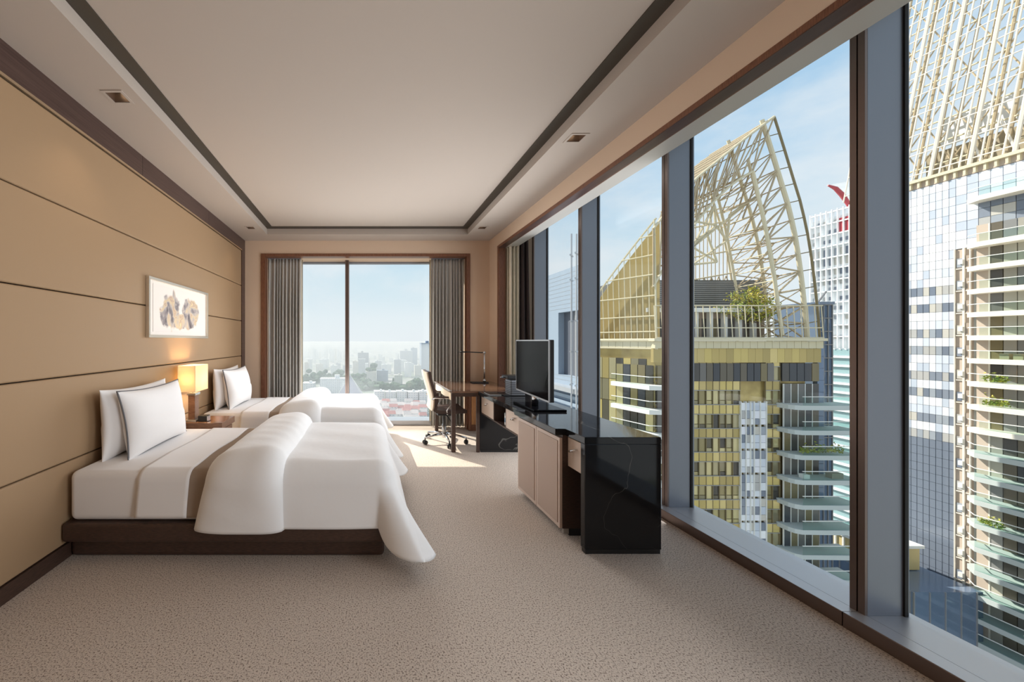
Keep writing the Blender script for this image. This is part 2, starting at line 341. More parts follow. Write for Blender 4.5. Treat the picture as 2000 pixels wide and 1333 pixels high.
# back wall with the window opening
ox0, ox1, oz1 = -1.644, 1.628, 2.747
wb = box('wall_back', XL-.1, ox0+.03, YB, YG+.1, 0, ZB+.2, 'wall_fabric'); struct(wb, 'beige fabric covered wall around the end window', 'wall')
box('wall_panel', ox1-.03, XG+.1, YB, YG+.1, 0, ZB+.2, 'wall_fabric', wb); box('wall_panel', ox0+.03, ox1-.03, YB, YG+.1, oz1-.03, ZB+.2, 'wall_fabric', wb)
tr = thing('trim_1', (0, YB, 0), 'red brown wooden casing around the end window', 'trim', kind='structure')
box('casing_side', ox0, ox0+.068, YB-.018, YB+.12, 0, oz1, 'red_wood', tr, .003); box('casing_side', ox1-.055, ox1, YB-.018, YB+.12, 0, oz1, 'red_wood', tr, .003)
box('casing_head', ox0+.068, ox1-.055, YB-.018, YB+.12, oz1-.045, oz1, 'red_wood', tr, .003)
# window 1 (end)
w1 = thing('window_1', (0, YG, 0), 'tall two pane window at the end of the room', 'window', kind='structure')
box('sill', ox0+.03, ox1-.03, 6.18, YG+.1, 0, .075, 'alu_light', w1, .003)
box('mullion', -.345, -.285, 6.23, YG+.05, .075, oz1, 'bronze', w1, .002); box('mullion_groove', -.318, -.312, 6.228, 6.232, .075, oz1, 'black_gap', w1)
box('pane', ox0+.03, -.345, YG, YG+.012, .06, oz1, 'window_glass', w1); box('pane', -.285, ox1-.03, YG, YG+.012, .06, oz1, 'window_glass', w1)
box('head_frame', ox0+.03, ox1-.03, YG-.03, YG+.06, oz1-.06, oz1-.028, 'alu', w1)

# right wall: plaster above and at the far corner
YJ = 5.55
wr = box('wall_right', XR, XR+.08, YN, YJ, 2.776, ZB+.2, 'wall_fabric'); struct(wr, 'beige wall band above the long right hand windows', 'wall')
box('corner_pier', XR, XG+.1, YJ, YB, 0, ZB+.2, 'wall_fabric', wr)
tr = thing('trim_2', (XR, 0, 2.75), 'dark red wooden casing over the long right hand windows', 'trim', kind='structure')
box('casing_head', XR-.004, XR+.10, YN, YJ-.05, 2.744, 2.778, 'red_wood', tr); box('casing_side', XR-.004, XR+.10, YJ-.05, YJ+.004, 0, 2.778, 'red_wood', tr, .003)
box('head_lining', XR+.002, 2.022, YN, YJ, 2.742, 2.745, 'trim_wood', tr); box('track_slot', 2.022, 2.034, YN, YJ, 2.75, 2.76, 'black_gap', tr)
box('metal_head', 2.034, 2.185, YN, YJ, 2.744, 2.80, 'alu_header', tr)
box('pocket_top', 2.0, XG+.1, YN, YJ, 3.06, 3.2, 'ceiling_paint', tr); box('pocket_front', 2.16, 2.185, YN, YJ, 2.80, 3.06, 'alu_header', tr)
# window 2 (long window wall)
w2 = thing('window_2', (XG, 2, 0), 'floor to ceiling window wall with deep aluminium fins', 'window', kind='structure')
fins = [-1.745, -.565, .615, 1.795, 2.972, 4.165, 5.343]
FW = .057
for y in fins:
    f = box('fin', XF, XG+.02, y, y+FW, .07, 3.07, 'alu', w2, .002)
    box('fin_cap', XF-.012, XF+.0, y, y+.0255, .072, 3.06, 'bronze', f); box('fin_cap', XF-.012, XF+.0, y+.0315, y+FW, .072, 3.06, 'bronze', f); box('fin_groove', XF-.002, XF+.001, y+.0255, y+.0315, .072, 3.06, 'black_gap', f)
    box('gasket', XG-.012, XG+.004, y-.008, y+FW+.008, .07, 3.06, 'black_gap', f)
ys = [YN] + [y+FW/2 for y in fins] + [YJ]
for y0, y1 in zip(ys, ys[1:]):
    box('pane', XG, XG+.012, y0, y1, .06, 3.08, 'window_glass', w2)
    s = box('sill', XS, XF-.003, y0+.0015, y1-.0015, 0, .071, 'bronze', w2, .003)
    box('sill_top', XS+.002, XF-.004, y0+.0015, y1-.0015, .0712, .0722, 'alu_light', s)
    box('sill_ledge', XF+.001, XG+.05, y0, y1, 0, .0705, 'alu_light', s)

# wall behind the camera
wn = box('wall_behind', XL-.1, XG+.1, YN-.12, YN, 0, ZB+.2, 'wall_fabric'); struct(wn, 'beige wall at the near end of the room', 'wall')

# ceiling: tray, dark strip, border with square holes for the downlights
cl = box('ceiling', XL-.1, XR+.08, YN, YB+.1, ZT+.002, ZT+.12, 'ceiling_paint'); struct(cl, 'pale plaster ceiling with a raised centre', 'ceiling')
BX0, BX1, BY1 = -1.458, 1.498, 5.556
lights = [(-1.60, 2.43), (-1.60, 5.23), (1.625, 2.92), (1.61, 5.23), (-1.60, -.3), (1.62, .6)]
HS = .052
def strip(bm, x0, x1, y0, y1, holes):
    y = y0
    for hx, hy in sorted(holes, key=lambda q: q[1]):
        add_box(bm, x0, x1, y, hy-HS, ZB, ZT+.05); add_box(bm, x0, hx-HS, hy-HS, hy+HS, ZB, ZT+.05); add_box(bm, hx+HS, x1, hy-HS, hy+HS, ZB, ZT+.05); y = hy+HS
    add_box(bm, x0, x1, y, y1, ZB, ZT+.05)
bm = bmesh.new(); strip(bm, XL-.1, BX0, YN, YB+.05, [q for q in lights if q[0] < 0]); finish('border', bm, 'ceiling_paint', cl)
bm = bmesh.new(); strip(bm, BX1, XR+.01, YN, YB+.05, [q for q in lights if q[0] > 0]); finish('border', bm, 'ceiling_paint', cl)
box('border', BX0, BX1, BY1, YB+.05, ZB, ZT+.05, 'ceiling_paint', cl); box('border', BX0, BX1, YN, YN+.5, ZB, ZT+.05, 'ceiling_paint', cl)
SW = .092
box('dark_strip', BX0, BX0+SW, YN+.5, BY1, ZT-.006, ZT+.004, 'ceiling_strip', cl); box('dark_strip', BX1-SW, BX1, YN+.5, BY1, ZT-.006, ZT+.004, 'ceiling_strip', cl)
box('dark_strip', BX0+SW, BX1-SW, BY1-SW, BY1, ZT-.006, ZT+.004, 'ceiling_strip', cl); box('dark_strip', BX0+SW, BX1-SW, YN+.5, YN+.5+SW, ZT-.006, ZT+.004, 'ceiling_strip', cl)

# downlights
dl_lab = ['square recessed downlight in the ceiling above the near bed', 'square recessed downlight in the far corner above the leather wall', 'square recessed downlight above the television cabinet by the long window', 'square recessed downlight in the far corner above the desk', 'square recessed downlight behind the viewer on the leather wall side', 'square recessed downlight beside the viewer on the window side']
for (x, y), lab in zip(lights, dl_lab):
    t = thing('downlight', (x, y, ZB), lab, 'downlight', 'recessed ceiling downlights')
    bm = bmesh.new(); a = .068
    for q in ((x-a, x+a, y-a, y-.05), (x-a, x+a, y+.05, y+a), (x-a, x-.05, y-.05, y+.05), (x+.05, x+a, y-.05, y+.05)): add_box(bm, *q, ZB-.004, ZB+.0005)
    finish('trim_ring', bm, 'ceiling_paint', t)
    bm = bmesh.new()
    for q in ((x-.051, x+.051, y-.051, y-.047), (x-.051, x+.051, y+.047, y+.051), (x-.051, x-.047, y-.047, y+.047), (x+.047, x+.051, y-.047, y+.047)): add_box(bm, *q, ZB-.002, ZB+.08)
    finish('housing', bm, 'bronze', t)
    box('baffle', x-.047, x+.047, y-.047, y+.047, ZB+.07, ZB+.08, 'black_plastic', t)
    lathe('lamp', (x, y, ZB+.055), [(.028, 0), (.03, .015)], 'lamp_glow', t, 16)
    sp = bpy.data.lights.new('downlight_beam', 'SPOT'); sp.energy = 7; sp.spot_size = math.radians(95); sp.spot_blend = .8; sp.shadow_soft_size = .025; sp.color = (1, .80, .58)
    so = bpy.data.objects.new('downlight_beam', sp); COL.objects.link(so); so.location = (x, y, ZB-.012)

# ================================================================== BEDS
XH, XFT = -1.872, .135
def cloth_map(y0, y1, zt, Rb=.06, flare=(.05, .36, .60)):
    cy = (y0+y1)/2; hw = (y1-y0)/2-Rb; xf = XFT-Rb
    def f(u, v, off):
        a = max(0, u-xf); b = max(0, abs(v)-hw); r = math.hypot(a, b); sg = 1 if v > 0 else -1
        ex, ey = min(u, xf), max(-hw, min(hw, v))
        if a > 0 and b > 0:
            ph = math.atan2(a, b); rs = min(.494/math.sin(ph), .369/math.cos(ph)); q_ = ph/(PI/2); k_ = (.369+.125*q_+.145*math.sin(ph*2)**1.2)/rs; r *= k_; a *= k_; b *= k_
        if r < 1e-6: return Vector((ex, cy+ey, zt+off))
        dx, dy = a/r, b/r*sg
        th = min(r/Rb, PI/2); rest = max(0, r-Rb*PI/2)
        ang = math.atan2(a, b)/(PI/2)                         # 0 side .. 1 foot
        fl = flare[0]*(1-ang)**2+flare[1]*ang**2+flare[2]*math.sin(ang*PI)**1.3*.9
        fl = min(fl, .62)
        o = (Rb+off)*math.sin(th)+rest*fl
        d = (Rb+off)*(1-math.cos(th))+rest*math.sqrt(1-fl*fl)
        return Vector((ex+dx*o, cy+ey+dy*o, zt+off-d))
    return f, hw, xf
def shell(name, f, us, vs_, top, bot, m, parent=None, umap=None):
    bm = bmesh.new(); A = []; B = []
    for i, u in enumerate(us):
        ra, rb = [], []
        for v in vs_:
            uu = umap(u, v) if umap else u
            ra.append(bm.verts.new(f(uu, v, top(u, v)))); rb.append(bm.verts.new(f(uu, v, bot(u, v))))
        A.append(ra); B.append(rb)
    nu, nv = len(us), len(vs_)
    for i in range(nu-1):
        for j in range(nv-1):
            bm.faces.new((A[i][j], A[i+1][j], A[i+1][j+1], A[i][j+1])); bm.faces.new((B[i][j], B[i][j+1], B[i+1][j+1], B[i+1][j]))
    for i in range(nu-1):
        for j in (0, nv-1): bm.faces.new((A[i][j], A[i+1][j], B[i+1][j], B[i][j]))
    for j in range(nv-1):
        for i in (0, nu-1): bm.faces.new((A[i][j], A[i][j+1], B[i][j+1], B[i][j]))
    return finish(name, bm, m, parent, True)
def lin(a, b, k): return [a+(b-a)*i/(k-1) for i in range(k)]
def wob(x, y, s=0): return (math.sin(3.1*x+1.7*y+s)+math.sin(5.3*x-2.9*y+1.3+2*s)*.6+math.sin(9.1*y+4.2*x+.7*s)*.35)/2

def pillow(name, label, c, width, height, thick, lean, piping, group, seed):
    """c = bottom centre; faces +X, leans back by angle lean"""
    N = 26; rnd = random.Random(seed); ph = rnd.random()*6
    def outline(u, v):
        su = 1-.09*(1-v*v)*abs(u)**3; sv = 1-.10*(1-u*u)*abs(v)**3
        return u*su*width/2, v*sv*height/2
    R = Matrix.Rotation(-lean, 3, 'Y')
    def P(u, v, s):
        y, z = outline(u, v)
        k = max(0, (1-abs(u)**2.6))**.55*max(0, (1-abs(v)**2.6))**.55
        th = thick/2*k*(1+.10*math.sin(3*u+ph)*math.cos(2*v+ph)) * (1.12 if v < 0 else 1)
        return Vector(c)+R @ Vector((s*th, y, z+height/2*.97))
    bm = bmesh.new(); G = {}
    for s in (-1, 1):
        for i in range(N+1):
            for j in range(N+1):
                e = i in (0, N) or j in (0, N)
                if e and s == 1: G[s, i, j] = G[-1, i, j]; continue
                u = math.sin((2*i/N-1)*PI/2); v = math.sin((2*j/N-1)*PI/2)
                G[s, i, j] = bm.verts.new(P(u, v, s))
        for i in range(N):
            for j in range(N): bm.faces.new((G[s, i, j], G[s, i+1, j], G[s, i+1, j+1], G[s, i, j+1]))
    o = finish(name, bm, 'sheet', None, True)
    tag(o, label, 'pillow', group)
    if piping:
        pts = []
        for k in range(4):
            for q in range(20):
                s = -1+2*q/20; u, v = [(s, -1), (1, s), (-s, 1), (-1, -s)][k]; pts.append(P(u, v, 0))
        tube('piping', pts, .0065, 'grey_pipe', o, 6, True)
    return o

def bed(y0, which):
    y1 = y0+1.2; zt = .557
    near = which == 'near'
    t = thing('bed', ((XH+XFT)/2, (y0+y1)/2, 0), ('dark wood platform bed closest to the viewer' if near else 'dark wood platform bed beside the end window'), 'bed', 'twin platform beds')
    box('plinth', XL+.008, .118, y0+.04, y1-.04, 0, .128, 'dark_wood', t, .03, 3)
    fr = box('frame', XL+.008, .215, y0-.03, y1+.03, .126, .243, 'dark_wood', t, .018, 3)
    mt = box('mattress', XH, XFT, y0, y1, .243, zt, 'sheet', t, .045, 5, True)
    for p in mt.data.polygons: p.use_smooth = True
    f, hw, xf = cloth_map(y0, y1, zt)
    drop = hw+.094+.22                                         # hem just above the frame
    vv = lin(-drop, drop, 90)
    o = shell('flat_sheet', f, lin(-1.424, -1.10, 14), vv, lambda u, v: .013+.002*wob(u*3, v*3), lambda u, v: .004, 'sheet', None, lambda u, v: u+.012*math.sin(2.2*v)+.008*math.sin(9*v))
    tag(o, 'pale folded top sheet across the ' + ('near bed below its pillows' if near else 'far bed below its pillows'), 'sheet', 'folded top sheets')
    o = shell('bed_runner', f, lin(-1.13, -.62, 16), vv, lambda u, v: .008, lambda u, v: .002, 'taupe', None, lambda u, v: u+.012*math.sin(2.2*v))
    tag(o, 'taupe blanket showing between sheet and duvet on the ' + ('near bed' if near else 'far bed'), 'blanket', 'taupe blankets')
    # duvet: body and turned-back end
    d = thing('duvet', (-.3, (y0+y1)/2, zt), 'thick white duvet turned back on the ' + ('near bed' if near else 'far bed'), 'duvet', 'white duvets')
    sd = hw+.094+.275; fe = xf+.094+.40
    us = lin(-.60, xf-.02, 34)+lin(xf+.0, fe, 34)
    vv2 = lin(-sd, sd, 120)
    def top(u, v):
        b = max(0, abs(v)-hw); a = max(0, u-xf); r = math.hypot(a, b)
        return .062*(1-.45*min(1, r/.35))+.008*wob(u*2, v*2, 1)*(1 if r == 0 else .6)+.006*math.sin(5*u+3)*min(1, r*4)
    body = shell('cover', f, us, vv2, top, lambda u, v: .03 if max(0, abs(v)-hw) > .1 or u > xf+.1 else .012, 'duvet', d)
    u0, u1 = -.965, -.50
    def ftop(u, v):
        k = (u-u0)/(u1-u0); prof = max(0, 1-abs(2*k-1)**3.2)**.5
        r = max(0, abs(v)-hw)
        tp = .145*(1+.05*math.sin(4*v)) * (1-.52*min(1, r/.42))
        return .022+tp*prof*(.72+.28*k)+.004*wob(u*4, v*4)
    def um(u, v):
        k = (u-u0)/(u1-u0); r = max(0, abs(v)-hw)
        return u-(1-k)*(.10*r/.4)+.015*math.sin(3*v)*(1-k)+k*.0
    shell('turned_edge', f, lin(u0, u1, 40), lin(-sd-.006, sd+.006, 110), ftop, lambda u, v: .014, 'duvet', d, um)
    # pillows
    yc = (y0+y1)/2+.03
    w = 'near bed' if near else 'far bed'
    pillow('pillow', f'plain white pillow against the leather wall on the {w}', (-1.795, yc-.02, zt-.004), .84, .50, .18, .03, False, 'bed pillows', 3 if near else 5)
    pillow('pillow', f'white pillow with dark grey piping on the {w}', (-1.64, yc+.02, zt-.004), .84, .49, .19, .16, True, 'bed pillows', 4 if near else 9)
bed(2.37, 'near'); bed(4.29, 'far')

# ================================================================== NIGHTSTAND, LAMP, CLOCK, PICTURE
t = thing('nightstand', (-1.67, 3.93, 0), 'glossy brown wooden nightstand between the two beds', 'nightstand')
box('top', XL+.005, -1.43, 3.75, 4.11, .50, .565, 'stand_wood', t, .003)
box('body', XL+.005, -1.46, 3.77, 4.09, .06, .50, 'stand_wood', t, .003); box('plinth', XL+.005, -1.50, 3.80, 4.06, 0, .06, 'dark_wood', t)
for z0 in (.08, .29):
    dr = box('drawer', -1.462, -1.448, 3.775, 4.085, z0, z0+.195, 'stand_wood', t, .003); tube('knob', [(-1.45, 3.93, z0+.10), (-1.43, 3.93, z0+.10)], .011, 'satin', dr)
t = thing('table_lamp', (-1.765, 3.85, .565), 'lit table lamp with a boxy cream shade on the nightstand', 'lamp')
lx, ly = -1.765, 3.86
box('foot', lx-.06, lx+.06, ly-.08, ly+.08, .565, .585, 'satin', t, .003); box('stem', lx-.035, lx+.035, ly-.045, ly+.045, .585, .83, 'stand_wood', t, .003); box('neck', lx-.045, lx+.045, ly-.055, ly+.055, .83, .855, 'chrome', t, .003)
sx0, sx1, sy0, sy1, sz0, sz1 = lx-.09, lx+.085, ly-.15, ly+.15, .875, 1.135
bm = bmesh.new()
for q in ((sx0, sx1, sy0, sy0+.003), (sx0, sx1, sy1-.003, sy1), (sx0, sx0+.003, sy0+.003, sy1-.003), (sx1-.003, sx1, sy0+.003, sy1-.003)): add_box(bm, *q, sz0, sz1)
finish('shade', bm, 'shade', t)
bm = bmesh.new(); add_tube(bm, [(sx0, ly, .885), (sx1, ly, .885)], .003, 6); add_tube(bm, [(lx, ly, .855), (lx, ly, .90)], .012, 8); finish('shade_carrier', bm, 'satin', t)
lathe('bulb', (lx, ly, .90), [(.012, 0), (.03, .04), (.032, .06), (.018, .085), (.004, .09)], 'lamp_glow', t, 14)
for dy in (-.08, .08):
    pl = bpy.data.lights.new('lamp_light', 'POINT'); pl.energy = 9; pl.color = (1, .70, .38); pl.shadow_soft_size = .035
    po = bpy.data.objects.new('lamp_light', pl); COL.objects.link(po); po.location = (lx, ly+dy, 1.0)
t = thing('alarm_clock', (-1.66, 3.85, .565), 'small black and chrome bedside clock under the lamp', 'clock')
box('body', -1.695, -1.605, 3.80, 3.88, .565, .625, 'black_plastic', t, .004); box('face', -1.604, -1.598, 3.805, 3.875, .57, .62, 'chrome', t, .001)
t = thing('wall_art', (XL, 3.85, 1.6), 'framed abstract watercolour in grey and ochre on the leather wall', 'picture')
ay0, ay1, az0, az1 = 3.25, 4.47, 1.41, 1.945
bm = bmesh.new(); add_box(bm, XL-.002, XL+.012, ay0+.02, ay1-.02, az0+.02, az1-.02); finish('mount', bm, 'mat_board', t)
box('frame_bar', XL, XL+.032, ay0, ay1, az1-.024, az1, 'frame_silver', t, .002); box('frame_bar', XL, XL+.032, ay0, ay1, az0, az0+.024, 'frame_silver', t, .002)
box('frame_bar', XL, XL+.032, ay0, ay0+.024, az0+.024, az1-.024, 'frame_silver', t, .002); box('frame_bar', XL, XL+.032, ay1-.024, ay1, az0+.024, az1-.024, 'frame_silver', t, .002)
bm = bmesh.new(); add_box(bm, -.001, .001, -.52, .52, -.215, .215); pr = finish('print', bm, 'print'); pr.parent = t; pr.location = Vector((XL+.014, 3.86, 1.6777))-t.location

# ================================================================== CURTAINS
def curtain(name, pts_fn, n_, z0, z1, m, parent, thick=.004):
    bm = bmesh.new(); rows = []
    for zz in (z0, z0+.3*(z1-z0), z0+.7*(z1-z0), z1-.08, z1):
        rows.append([[bm.verts.new((*pts_fn(i/(n_-1), (zz-z0)/(z1-z0), s), zz)) for i in range(n_)] for s in (0, 1)])
    for A, B in zip(rows, rows[1:]):
        for s in (0, 1):
            for i in range(n_-1): bm.faces.new((A[s][i], A[s][i+1], B[s][i+1], B[s][i]))
        for i in (0, n_-1): bm.faces.new((A[0][i], A[1][i], B[1][i], B[0][i]))
    for R in (rows[0], rows[-1]):
        for i in range(n_-1): bm.faces.new((R[0][i], R[0][i+1], R[1][i+1], R[1][i]))
    return finish(name, bm, m, parent, True)
def end_curtain(x0, x1, label, lining_side, seed):
    rnd = random.Random(seed); K = 10; offs = [rnd.uniform(-.3, .3) for _ in range(K+2)]
    t = thing('curtain', ((x0+x1)/2, 6.07, 0), label, 'curtain', 'grey pleated curtains')
    def f(k, h, s):
        a = k*K; i = int(a); ph = a+offs[i]*(1-(a-i))+offs[i+1]*(a-i)
        amp = .038*(1 if h < .97 else .45)
        return (x0+(x1-x0)*k+.0*ph, 6.05+amp*math.sin(ph*2*PI)+s*.004)
    curtain('drape', f, 170, .015, oz1-.05, 'curtain', t)
    bm = bmesh.new(); add_box(bm, x0, x1, 6.035, 6.065, oz1-.055, oz1-.035); finish('track', bm, 'alu', t)
    xe = x1-.06 if lining_side > 0 else x0-.02
    def g(k, h, s): return (xe+.08*k, 6.115+.018*math.sin(k*2*PI*1.5)+s*.003)
    curtain('sheer_edge', g, 30, .08, oz1-.05, 'lining', t)
end_curtain(-1.575, -1.045, 'grey pleated curtain at the end window beside the leather wall', 1, 2)
end_curtain(1.045, 1.575, 'grey pleated curtain at the end window behind the desk', -1, 5)
t = thing('curtain', (2.2, 5.42, 0), 'cream and dark curtain bunched at the far end of the long window', 'curtain', None)
def f(k, h, s): return (2.045+.16*k, 5.45+.05*math.sin(k*2*PI*3.2)+s*.004)
curtain('drape', f, 80, .015, 2.80, 'lining', t)
def f(k, h, s): return (2.20+.125*k+.02*math.sin(h*5)*k, 5.40-.03*k+.035*math.sin(k*2*PI*2)+s*.004)
curtain('dark_drape', f, 60, .08, 2.95, 'dark_curtain', t)

# ================================================================== TELEVISION CABINET
def handle(px, py, pz, parent):
    bm = bmesh.new(); add_tube(bm, [(px+.004, py-.03, pz+.012), (px-.022, py-.022, pz+.008), (px-.028, py+.02, pz-.012), (px+.004, py+.03, pz-.016)], .0065, 8); return finish('handle', bm, 'chrome', parent, True)
t = thing('tv_cabinet', (1.65, 3.57, 0), 'long black marble cabinet with leather doors under the television', 'cabinet')
YE0, YE1 = 2.44, 4.657
prism('marble_top', [(1.415, YE0), (1.91, YE0), (1.91, YE1), (1.385, YE1), (1.385, 3.425), (1.343, 3.425), (1.343, 2.677), (1.415, 2.677)], .712, .757, 'marble', t, .003)
e = box('end_slab', 1.415, 1.91, YE0, YE0+.05, .028, .712, 'marble', t, .004); box('slab_foot', 1.42, 1.905, YE0+.004, YE0+.046, 0, .028, 'black_plastic', e)
e = box('end_slab', 1.409, 1.91, 4.676, 4.726, .028, .712, 'marble', t, .004); box('slab_foot', 1.42, 1.905, 4.68, 4.722, 0, .028, 'black_plastic', e)
c = box('carcass', 1.393, 1.90, 2.673, 3.413, .05, .712, 'dark_wood', t); box('plinth', 1.44, 1.88, 2.673, 3.40, 0, .05, 'black_plastic', c); box('corner_bracket', 1.40, 1.438, 2.675, 2.70, .012, .05, 'satin', c)
for y0 in (2.675, 3.0455):
    d = box('door', 1.372, 1.392, y0, y0+.3655, .052, .693, 'door_edge', t, .002)
    box('door_panel', 1.368, 1.373, y0+.026, y0+.3395, .08, .667, 'door_leather', d, .002)
box('back_board', 1.88, 1.90, 2.49, 4.68, .49, .712, 'dark_wood', t); box('bottom_board', 1.43, 1.90, 3.413, 4.676, .478, .494, 'dark_wood', t)
box('bottom_board', 1.45, 1.90, 2.49, 2.673, .49, .506, 'dark_wood', t)
for y0, y1, m in ((3.416, 3.85, 'drawer_tan'), (4.235, 4.672, 'drawer_tan'), (2.493, 2.670, 'drawer_tan')):
    d = box('drawer', 1.428, 1.446, y0, y1, .497, .70, m, t, .002); handle(1.428, (y0+y1)/2, .63, d)
box('divider', 1.43, 1.88, 3.852, 3.87, .494, .712, 'dark_wood', t); box('divider', 1.43, 1.88, 4.215, 4.233, .494, .712, 'dark_wood', t)
t = thing('storage_tin', (1.52, 3.96, .494), 'round pale tin with a printed label in the open cabinet niche', 'tin')
lathe('body', (1.52, 3.97, .494), [(.058, 0), (.06, .004), (.06, .10), (.058, .104)], 'white_card', t); lathe('lid', (1.52, 3.97, .598), [(.062, 0), (.062, .02), (.058, .025)], 'satin', t)
lathe('label_band', (1.52, 3.97, .525), [(.0605, 0), (.0605, .045)], 'label_blue', t)

# television
t = thing('television', (1.56, 3.53, .757), 'black flat screen television on the marble cabinet', 'television')
A = Vector((1.505, 3.10, 0)); B = Vector((1.575, 3.955, 0)); ax = (B-A).normalized(); nm = Vector((-ax.y, ax.x, 0))
TM = Matrix(((ax.x, nm.x, 0, A.x), (ax.y, nm.y, 0, A.y), (0, 0, 1, 0), (0, 0, 0, 1)))
L = (B-A).length
def tvbox(name, x0, x1, y0, y1, z0, z1, m, bev=0, par=None):
    bm = bmesh.new(); add_box(bm, x0, x1, y0, y1, z0, z1, bev); bmesh.ops.transform(bm, matrix=TM, verts=bm.verts); return finish(name, bm, m, par or t)
hz = tvbox('housing', 0, L, -.04, 0, .872, 1.39, 'tv_shell', .005)
tvbox('bezel', -.001, L+.001, -.006, .004, .871, .885, 'silver'); tvbox('bezel', -.001, L+.001, -.006, .004, 1.380, 1.391, 'silver'); tvbox('bezel', -.002, .008, -.006, .004, .885, 1.38, 'silver'); tvbox('bezel', L-.008, L+.002, -.006, .004, .885, 1.38, 'silver')
tvbox('screen', .008, L-.008, -.004, .0015, .885, 1.38, 'tv_black')
bm = bmesh.new(); add_tube(bm, [(1.58, 3.53, .775), (1.585, 3.53, .92)], .03, 14); finish('neck', bm, 'chrome', t, True)
bm = bmesh.new(); add_box(bm, 1.47, 1.76, 3.30, 3.78, .757, .776, .008, 3); finish('stand_base', bm, 'tv_black', t)

# coffee maker, note tray
t = thing('coffee_maker', (1.70, 4.35, .757), 'grey and black ribbed coffee maker behind the television', 'appliance')
b_ = box('body', 1.64, 1.80, 4.27, 4.45, .757, .935, 'grey_plastic', t, .012, 3)
for k in range(7): box('rib', 1.634, 1.806, 4.265, 4.455, .785+k*.02, .791+k*.02, 'black_plastic', b_)
box('head', 1.60, 1.80, 4.26, 4.46, .945, .985, 'black_plastic', t, .012, 3); tube('lever', [(1.60, 4.36, .955), (1.56, 4.36, .962), (1.55, 4.36, .957)], .008, 'chrome', t)
box('foot_plate', 1.56, 1.80, 4.26, 4.46, .757, .768, 'black_plastic', t, .003)

# ================================================================== DESK
t = thing('desk', (1.48, 5.24, 0), 'dark glossy wooden writing desk in the far corner', 'desk')
box('top', 1.055, 1.915, 4.66, 5.835, .735, .760, 'desk_wood', t, .003)
box('apron', 1.065, 1.083, 4.71, 5.79, .635, .735, 'chair_cream', t, .002); box('front_rail', 1.11, 1.40, 4.668, 4.69, .690, .735, 'dark_wood', t); box('back_rail', 1.11, 1.90, 5.80, 5.82, .66, .735, 'dark_wood', t)
for y in (4.665, 5.78): box('leg', 1.06, 1.108, y, y+.045, 0, .735, 'dark_wood', t, .002)
box('leg', 1.368, 1.405, 4.665, 4.70, 0, .735, 'dark_wood', t, .002)
c = thing('low_cabinet', (1.74, 5.8, 0), 'low orange wooden cabinet under the back of the desk', 'cabinet')
box('body', 1.585, 1.925, 5.78, 5.90, 0, .66, 'red_wood', c, .003); d = box('door', 1.615, 1.925, 5.766, 5.78, .10, .63, 'orange_wood', c, .003); tube('knob', [(1.86, 5.768, .40), (1.86, 5.75, .40)], .009, 'satin', d)
t = thing('desk_lamp', (1.72, 5.6, .76), 'thin black angular reading lamp on the desk', 'lamp')
box('foot', 1.56, 1.80, 5.53, 5.67, .760, .772, 'black_plastic', t, .004)
tube('post', [(1.755, 5.6, .77), (1.755, 5.6, 1.21)], .011, 'chrome', t); tube('arm', [(1.765, 5.6, 1.205), (1.40, 5.6, 1.222)], .008, 'black_plastic', t)
bm = bmesh.new(); add_tube(bm, [(1.755, 5.585, 1.208), (1.755, 5.615, 1.208)], .02, 12); finish('hinge', bm, 'chrome', t, True); box('lamp_head', 1.36, 1.56, 5.59, 5.61, 1.208, 1.216, 'black_plastic', t, .002)
lathe('collar', (1.755, 5.6, .772), [(.022, 0), (.022, .03), (.012, .04)], 'chrome', t, 14)
t = thing('leather_folder', (1.58, 4.45, .757), 'black leather folder lying at the far end of the marble top', 'folder')
box('cover', 1.41, 1.545, 4.30, 4.52, .757, .761, 'black_plastic', t, .001); box('pages', 1.415, 1.543, 4.305, 4.515, .761, .767, 'white_card', t); box('cover', 1.41, 1.545, 4.30, 4.52, .767, .771, 'black_plastic', t, .001)

# office chair (faces +X)
cx, cyy = 1.06, 5.13
t = thing('office_chair', (cx, cyy, 0), 'swivel office chair with cream back and dark padding at the desk', 'chair')
prof = [(-.275, .975), (-.262, .90), (-.235, .80), (-.205, .70), (-.185, .60), (-.19, .52), (-.185, .46), (-.15, .43), (-.08, .42), (.05, .42), (.18, .425), (.25, .432)]
def profile_shell(name, pr, th, y0, y1, m, parent, side):
    bm = bmesh.new(); P = [Vector((x, 0, z)) for x, z in pr]; nn = []
    for i in range(len(P)):
        d = (P[min(i+1, len(P)-1)]-P[max(i-1, 0)]).normalized(); nn.append(Vector((-d.z, 0, d.x))*side)
    ysn = lin(y0, y1, 9); gr = []
    for lay in (0, 1):
        g = []
        for i in range(len(P)):
            g.append([bm.verts.new((cx+P[i].x+nn[i].x*th*lay+(.018*(((y-y0)/(y1-y0)*2-1)**2) if P[i].z > .5 else 0), y, P[i].z+nn[i].z*th*lay+(.012*(((y-y0)/(y1-y0)*2-1)**2) if P[i].z < .5 else 0))) for y in ysn])
        gr.append(g)
    for lay in (0, 1):
        for i in range(len(P)-1):
            for j in range(8): bm.faces.new((gr[lay][i][j], gr[lay][i+1][j], gr[lay][i+1][j+1], gr[lay][i][j+1]))
    for i in range(len(P)-1):
        for j in (0, 8): bm.faces.new((gr[0][i][j], gr[0][i+1][j], gr[1][i+1][j], gr[1][i][j]))
    for i in (0, len(P)-1):
        for j in range(8): bm.faces.new((gr[0][i][j], gr[0][i][j+1], gr[1][i][j+1], gr[1][i][j]))
    return finish(name, bm, m, parent, False)
profile_shell('back_pad', prof[:7], .038, cyy-.23, cyy+.23, 'chair_brown', t, 1)
